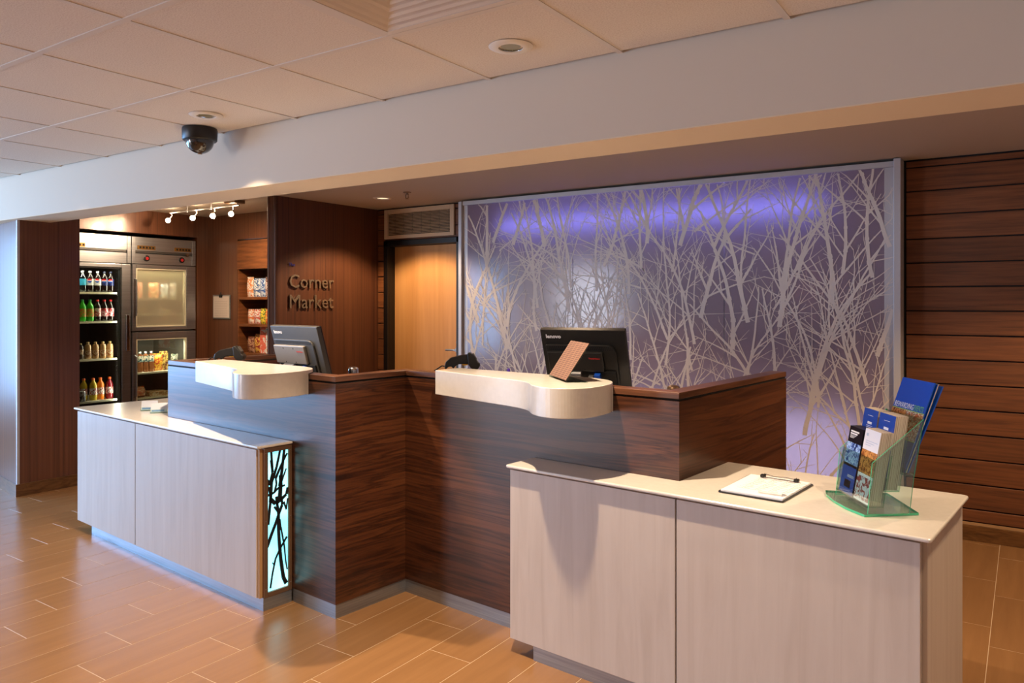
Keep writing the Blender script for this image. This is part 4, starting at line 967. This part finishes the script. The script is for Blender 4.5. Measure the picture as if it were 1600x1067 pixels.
def fdoor(y0, y1, z0, z1, gy0, gy1, gz0, gz1, glass, hy, hz0, hz1, kind):
    mb = MB()
    for (a, b, c, d) in [(y0, gy0, z0, z1), (gy1, y1, z0, z1), (gy0, gy1, z0, gz0), (gy0, gy1, gz1, z1)]: mb.box(FX-.048, FX, a, b, c, d)
    d_ = mb.build('door', 'steel', fg, bevel=.004)
    mb = MB(); t = .012
    for (a, b, c, d) in [(gy0, gy0+t, gz0, gz1), (gy1-t, gy1, gz0, gz1), (gy0+t, gy1-t, gz0, gz0+t), (gy0+t, gy1-t, gz1-t, gz1)]: mb.box(FX-.04, FX-.006, a, b, c, d)
    mb.build('gasket', 'dark' if kind == 'L' else 'shelfw', d_)
    MB().box(FX-.026, FX-.020, gy0+t, gy1-t, gz0+t, gz1-t).build('glass', glass, d_)
    if kind == 'tube':
        MB().tube([(FX, hy, hz0), (FX+.03, hy, hz0+.012), (FX+.03, hy, hz1-.012), (FX, hy, hz1)], .008, 10).build('door_handle', 'steel', d_, smooth=True)
    else:
        MB().box(FX, FX+.014, hy-.018, hy+.018, hz0, hz1).build('door_handle', 'chrome', d_, bevel=.005)
    return d_
fdoor(Y0f+.005, 4.142, .31, 1.832, 3.53, 4.052, .37, 1.795, 'glassdoor', 4.108, .97, 1.33, 'L')
fdoor(4.160, 4.858, 1.165, 1.835, 4.200, 4.747, 1.204, 1.798, 'fogglass', 4.186, 1.31, 1.69, 'tube')
fdoor(4.160, 4.858, .33, 1.150, 4.203, 4.755, .40, 1.082, 'glassdoor', 4.184, .50, .92, 'tube')
def fshelf(y0, y1, z): MB().box(-8.1, -7.475, y0, y1, z-.018, z).build('wire_shelf', 'shelfw', fg)
SL = [1.553, 1.268, .903, .498]
for z in SL: fshelf(3.495, 4.045, z)
for z in (1.50, 1.335): fshelf(4.19, 4.82, z)
for z in (.735, .478): fshelf(4.19, 4.82, z)

# ------------------------------------------------------------------ drinks
def liquid(name, c, rough=.12): return mat(name, c, rough, coat=.5)
def bottle(y, z, h, r, bodyc, capc, labelc, label, x=-7.535, emblem=None, neck=.30, lab=(.32, .62), group=None, cat='bottle'):
    e = thing('drink_bottle', label, cat, (x, y, z), 'r', group)
    b = MB().lathe((x, y, z), [(r*.82, 0), (r, .012), (r, h*.28), (r*.95, h*.34), (r*.95, h*.60), (r, h*.64), (r*.82, h*(1-neck)+.01), (r*.40, h*.86), (r*.36, h*.92)], 18)
    b.build('body', bodyc, e, smooth=True)
    MB().lathe((x, y, z+h*.915), [(r*.43, 0), (r*.43, h*.075), (r*.38, h*.085)], 14).build('cap', capc, e, smooth=True)
    if labelc: MB().lathe((x, y, z+h*lab[0]), [(r*1.01, 0), (r*1.01, h*(lab[1]-lab[0]))], 20, close=False).build('label_band', labelc, e, smooth=True)
    if emblem == 'round':
        d = Vector((math.cos(R(-30)), math.sin(R(-30)), 0)); s_ = Vector((-d.y, d.x, 0)); zc = z+h*.54; rr = r*.62
        c = Vector((x, y, zc))+d*(r*1.04)
        def arc(z0, z1, m, nm):
            P = []; n_ = 8
            for k in range(n_+1): zz = z0+(z1-z0)*k/n_; w_ = math.sqrt(max(0, 1-zz*zz)); P.append((zz, w_))
            vs = [c+s_*(-w_*rr)+Vector((0, 0, zz*rr)) for zz, w_ in P]+[c+s_*(w_*rr)+Vector((0, 0, zz*rr)) for zz, w_ in P]
            MB().add(vs, [(k, n_+1+k, n_+2+k, k+1) for k in range(n_)]).build(nm, m, e)
        arc(.12, 1, 'red_em', 'emblem_top'); arc(-.18, .12, 'paper', 'emblem_wave'); arc(-1, -.18, 'blue_em', 'emblem_base')
    return e
M['red_em'] = mat('emblem_red', (210, 30, 40), .4); M['blue_em'] = mat('emblem_blue', (24, 60, 150), .4)
water = glassy('bottled_water', (214, 226, 226), .12); cola = liquid('dark_cola', (26, 12, 10)); capw = mat('white_cap', (220, 224, 226), .4); capk = mat('navy_cap', (24, 32, 66), .4)
lb_water = mat('aqua_label', (60, 176, 214), .4); lb_white = mat('silver_label', (216, 214, 210), .4); lb_navy = mat('navy_label', (26, 36, 92), .4)
green = liquid('green_soda', (58, 196, 42)); green.node_tree.nodes['Principled BSDF'].inputs['Transmission Weight'].default_value = .15
lb_green = printed('green_label', [(30, 120, 40), (214, 120, 60), (120, 190, 60), (24, 90, 40)], 40); capg = mat('green_cap', (20, 140, 70), .4); capr = mat('red_cap', (200, 30, 40), .4)
lb_red = printed('maroon_label', [(150, 20, 34), (176, 26, 40), (232, 214, 214), (160, 22, 36)], 38); lb_cream = printed('cream_label', [(232, 226, 220), (226, 216, 210), (180, 60, 60), (236, 230, 224)], 38)
coffee = liquid('milky_coffee', (196, 154, 104)); capgold = mat('gold_cap', (196, 170, 110), .35); lb_cof = printed('coffee_label', [(210, 180, 140), (150, 90, 50), (226, 206, 170), (90, 120, 100)], 45)
Y6 = [3.668, 3.740, 3.812, 3.884, 3.950, 4.012]
row = 'on the top shelf of the left glass door'
bottle(Y6[0], SL[0], .205, .033, water, capw, lb_water, 'clear water bottle with an aqua label, nearest the pillar, top shelf')
bottle(Y6[1], SL[0], .205, .033, water, capw, lb_water, 'second clear water bottle from the pillar, aqua label, top shelf')
bottle(Y6[2], SL[0], .205, .033, cola, capw, lb_white, 'silver-labelled cola bottle with a round emblem next to the water bottles', emblem='round')
bottle(Y6[3], SL[0], .205, .033, cola, capw, lb_white, 'second silver-labelled cola bottle, next to the navy ones', emblem='round')
bottle(Y6[4], SL[0], .205, .033, cola, capk, lb_navy, 'navy-labelled cola bottle, second from the right '+row, emblem='round')
bottle(Y6[5], SL[0], .205, .033, cola, capk, lb_navy, 'navy-labelled cola bottle, rightmost '+row, emblem='round')
for i, t_ in enumerate(['first by the pillar', 'middle one', 'the one beside the cream-labelled bottle']): bottle(Y6[i], SL[1], .212, .034, green, capg, lb_green, 'bright green soda bottle on the second shelf, '+t_, lab=(.22, .58))
bottle(Y6[3], SL[1], .212, .032, cola, capr, lb_cream, 'dark soda bottle with red cap and cream label on the second shelf', lab=(.22, .60))
bottle(Y6[4], SL[1], .212, .032, cola, capr, lb_red, 'dark soda bottle with red cap and maroon label, second shelf, beside the cream-labelled one', lab=(.22, .60))
bottle(Y6[5], SL[1], .212, .032, cola, capr, lb_red, 'dark soda bottle with red cap and maroon label, rightmost on the second shelf', lab=(.22, .60))
def can(x, y, z, m, label, r=.027, h=.13, top='chrome'):
    e = thing('drink_can', label, 'can', (x, y, z))
    MB().lathe((x, y, z), [(r*.8, 0), (r, .008), (r, h-.012), (r*.86, h-.003)], 18).build('body', m, e, smooth=True)
    MB().lathe((x, y, z+h-.004), [(r*.87, 0), (r*.87, .004), (r*.8, .002)], 18).build('lid', top, e, smooth=True)
can(-7.53, 3.662, SL[2], printed('blue_red_can', [(28, 44, 120), (40, 60, 150), (190, 40, 50), (28, 44, 120)], 14), 'blue and red energy drink can by the pillar on the third shelf', .03, .135)
bottle(3.722, SL[2], .155, .028, liquid('dark_coffee', (60, 36, 26)), capgold, lb_cof, 'dark coffee bottle beside the blue and red can on the third shelf', neck=.22)
for i, (y, t_) in enumerate([(3.792, 'leftmost'), (3.864, 'second'), (3.936, 'third'), (4.006, 'rightmost')]):
    bottle(y, SL[2], .165, .031, coffee, capgold, lb_cof, 'milky coffee bottle with gold cap on the third shelf, %s of four' % t_, neck=.22, lab=(.15, .5))
yl = liquid('yellow_sports_drink', (206, 176, 40)); og = liquid('orange_sports_drink', (226, 116, 24)); rd = liquid('red_sports_drink', (130, 16, 30)); capo = mat('orange_cap', (232, 96, 26), .4)
lb_y = printed('pale_label', [(190, 170, 60), (230, 226, 220), (170, 60, 40), (200, 180, 70)], 40)
for y, x, m_, t_ in [(3.70, -7.60, yl, 'yellow sports drink with orange cap, leftmost on the bottom shelf'), (3.775, -7.58, yl, 'yellow sports drink with orange cap, second on the bottom shelf'),
                     (3.848, -7.545, yl, 'yellow sports drink in front of the orange ones on the bottom shelf'), (3.925, -7.56, og, 'orange sports drink with orange cap on the bottom shelf'), (4.01, -7.55, rd, 'dark red sports drink, rightmost on the bottom shelf')]:
    bottle(y, SL[3], .215, .035, m_, capo, lb_y, t_, x=x, lab=(.25, .55))
can(-7.52, 3.66, SL[3], printed('silver_can', [(150, 150, 150), (60, 60, 66), (180, 180, 184), (90, 90, 94)], 30), 'short silver and black can by the pillar on the bottom shelf', .03, .10)
can(-7.51, 3.725, SL[3], printed('silver_can', [(150, 150, 150), (60, 60, 66), (180, 180, 184), (90, 90, 94)], 34), 'short silver and black can, second from the pillar on the bottom shelf', .03, .10)
# food behind the right-hand doors
def pack(x, y, z, wx, wy, h, m, name, label, cat, rot=0, bulge=0, topk=1.0):
    e = local(name, label, cat, (x, y, z), 'r', (0, 0, rot))
    if bulge:       # a pillow bag: crimped ends, swollen middle
        mb = MB(); n_ = 8; vs = []; 
        for j in range(n_+1):
            t = j/n_; b = wx/2*math.sin(PI*t)**.5+.002
            for k in range(12):
                a = 2*PI*k/12; yy = wy/2*math.copysign(abs(math.cos(a))**.6, math.cos(a)); xx = b*math.sin(a)
                vs.append((xx+random.uniform(-.0015, .0015), yy*(1-.06*math.sin(PI*t)), t*h))
        fs = [(j*12+k, j*12+(k+1) % 12, (j+1)*12+(k+1) % 12, (j+1)*12+k) for j in range(n_) for k in range(12)]
        mb.add(vs, fs+[tuple(range(11, -1, -1)), tuple(n_*12+k for k in range(12))]); mb.build('bag', m, e, smooth=True)
        MB().box(-.0025, .0025, -wy/2*.98, wy/2*.98, h-.001, h+.012).build('crimped_seal', m, e)
    else:
        MB().box(-wx/2, wx/2, -wy/2, wy/2, 0, h*.97).build('carton', m, e, bevel=.003)
        MB().box(-wx/2*.3, wx/2*.3, -wy/2*.98, wy/2*.98, h*.97, h).build('closure', m, e)
    return e
C = lambda *a, s=30: printed('pack_print', list(a), s)
pack(-7.6, 4.33, 1.50, .05, .10, .15, C((190, 120, 90), (220, 170, 140), (180, 60, 50), (200, 150, 120)), 'snack_bag', 'reddish snack bag behind the fogged upper right door, left', 'snack', bulge=1)
pack(-7.6, 4.50, 1.50, .05, .12, .15, C((210, 120, 70), (236, 200, 150), (200, 90, 60), (220, 150, 90)), 'snack_bag', 'orange snack bag on the upper shelf behind the fogged door', 'snack', bulge=1)
pack(-7.6, 4.62, 1.50, .05, .09, .14, C((180, 190, 196), (230, 230, 230), (110, 130, 150), (200, 205, 208)), 'snack_bag', 'silvery snack bag behind the fogged door, middle of the upper shelf', 'snack', bulge=1)
pack(-7.6, 4.72, 1.50, .05, .08, .15, C((160, 170, 176), (210, 214, 210), (130, 90, 80), (190, 190, 190)), 'snack_bag', 'grey snack bag behind the fogged door, right end', 'snack', bulge=1)
pack(-7.6, 4.33, 1.335, .12, .11, .07, C((206, 160, 90), (226, 190, 120), (180, 130, 70), (220, 180, 110)), 'food_box', 'tan food box behind the fogged door, lower left', 'box')
pack(-7.6, 4.56, 1.335, .14, .16, .045, C((206, 210, 212), (226, 228, 230), (190, 196, 200), (220, 222, 224)), 'food_tray', 'white food tray behind the fogged door', 'tray')
z = .735
for i, (y, t_) in enumerate([(4.315, 'left'), (4.375, 'middle'), (4.435, 'right')]):
    bottle(y, z, .21, .028, mat('choc_milk', (150, 90, 50), .3), capw, printed('teal_label', [(40, 120, 110), (230, 220, 200), (30, 90, 100), (190, 120, 60)], 30), 'chocolate milk bottle with a teal label behind the lower right door, %s of three' % t_, neck=.2, lab=(.5, .8))
bottle(4.25, z, .15, .028, water, capw, printed('grey_label', [(170, 170, 176), (110, 110, 120), (220, 220, 226), (140, 140, 150)], 30), 'short clear bottle with a grey label at the left of the lower right door', neck=.25)
pack(-7.56, 4.52, z, .06, .11, .17, C((226, 150, 40), (240, 190, 60), (200, 80, 40), (236, 170, 50)), 'snack_bag', 'yellow snack bag beside the chocolate milk bottles', 'snack', bulge=1)
pack(-7.6, 4.61, z, .05, .075, .20, C((214, 170, 60), (110, 60, 40), (230, 200, 110), (180, 120, 50)), 'food_jar', 'gold food carton behind the lower right door, near its right edge', 'box')
for k, t_ in enumerate(['lower', 'upper']): can(-7.54, 4.70, z+.14+k*.088-.14, printed('tin_label', [(180, 190, 170), (220, 214, 200), (110, 130, 110), (150, 70, 60)], 30), 'short round food tin at the right of the lower door, %s of two' % t_, .036, .085)
pack(-7.56, 4.30, .478, .16, .15, .10, C((200, 60, 50), (226, 130, 90), (230, 200, 160), (190, 40, 40), s=40), 'sandwich_pack', 'red food pack at the bottom of the lower right door', 'pack', bulge=1)
pack(-7.57, 4.50, .478, .18, .20, .05, C((214, 190, 150), (196, 150, 100), (226, 206, 170), (210, 180, 140)), 'sandwich_pack', 'flat tan food pack at the bottom of the lower right door', 'pack')
# snacks in the niche
z = SH[0]; YN = 5.09
for x, w_, h_, m_, t_ in [(-6.775, .10, .20, C((210, 60, 40), (240, 236, 230), (230, 150, 90), (200, 40, 40)), 'red and white snack bag, leftmost on the top niche shelf'),
                     (-6.665, .10, .185, C((150, 190, 220), (236, 240, 244), (60, 100, 160), (200, 216, 230)), 'pale blue snack bag on the top niche shelf'),
                     (-6.57, .09, .185, C((90, 150, 210), (200, 220, 240), (40, 90, 170), (140, 180, 220)), 'mid blue snack bag on the top niche shelf'),
                     (-6.47, .11, .195, C((196, 50, 46), (236, 230, 226), (120, 70, 60), (210, 160, 150)), 'red and grey snack bag on the top niche shelf'),
                     (-6.37, .08, .19, C((50, 70, 140), (214, 60, 50), (230, 230, 236), (60, 90, 160)), 'navy and red snack bag, rightmost seen on the top niche shelf')]:
    pack(x, YN, z, .05, w_, h_, m_, 'snack_bag', t_, 'snack', R(90)+random.uniform(-.1, .1), 1)
z = SH[1]
for x, w_, h_, m_, t_ in [(-6.765, .095, .145, C((176, 206, 216), (236, 226, 216), (220, 120, 60), (150, 190, 210)), 'pale blue snack pouch, leftmost on the middle niche shelf'),
                     (-6.662, .095, .145, C((160, 196, 214), (230, 224, 220), (200, 80, 60), (190, 214, 224)), 'second pale blue snack pouch on the middle niche shelf'),
                     (-6.57, .07, .15, C((120, 160, 60), (230, 206, 70), (60, 110, 50), (190, 190, 70)), 'green and yellow snack pouch on the middle niche shelf'),
                     (-6.492, .07, .15, C((236, 196, 50), (220, 110, 50), (240, 220, 120), (230, 180, 50)), 'yellow snack pouch on the middle niche shelf'),
                     (-6.402, .09, .18, C((190, 70, 50), (230, 210, 180), (120, 70, 50), (214, 150, 100)), 'brown and red snack pouch, tallest on the middle niche shelf')]:
    pack(x, YN, z, .045, w_, h_, m_, 'snack_pouch', t_, 'snack', R(90)+random.uniform(-.08, .08), 1)
z = SH[2]
pack(-6.765, YN, z, .05, .11, .16, C((150, 30, 34), (190, 150, 120), (110, 50, 40), (196, 40, 40)), 'snack_bag', 'dark red snack bag, left on the bottom niche shelf', 'snack', R(90), 1)
pack(-6.655, YN, z, .05, .10, .185, C((200, 36, 40), (226, 190, 90), (150, 30, 36), (210, 200, 190)), 'snack_bag', 'bright red snack bag with yellow top on the bottom niche shelf', 'snack', R(86), 1)
pack(-6.55, YN, z, .05, .09, .29, C((222, 56, 50), (236, 120, 100), (240, 230, 226), (210, 40, 40), s=14), 'cookie_box', 'tall red biscuit box on the bottom niche shelf', 'box', R(90))
pack(-6.45, YN, z, .05, .10, .28, C((44, 150, 210), (240, 244, 246), (226, 120, 50), (30, 120, 190), s=14), 'cookie_box', 'tall bright blue biscuit box on the bottom niche shelf', 'box', R(90))

# ------------------------------------------------------------------ groups of alike things
GR = {'computer_monitor': 'monitors on the reception desk', 'barcode_scanner': 'barcode scanners on the reception desk', 'low_counter': 'low counters beside the desk',
      'countertop': 'slabs on the low counters', 'transaction_shelf': 'writing shelves on the desk wall', 'card_stand': 'card stands on the left counter',
      'recessed_downlight': 'recessed ceiling downlights', 'metal_canister': 'metal canisters behind the desk', 'brochure_stack': 'brochure stacks in the holder',
      'event_booklet': 'booklets leaning in the holder', 'drink_bottle': 'bottles behind the refrigerator doors', 'drink_can': 'cans behind the refrigerator doors',
      'snack_pouch': 'pouches on the middle niche shelf', 'cookie_box': 'biscuit boxes on the bottom niche shelf', 'sandwich_pack': 'food packs at the bottom of the refrigerator'}
for o in col.objects:
    if o.parent is None and 'category' in o.keys():
        b = o.name.split('.')[0]
        if b == 'snack_bag': o['group'] = 'snack bags behind the refrigerator doors' if o.location.x < -7 else 'snack bags in the wall niche'
        elif b in GR: o['group'] = GR[b]
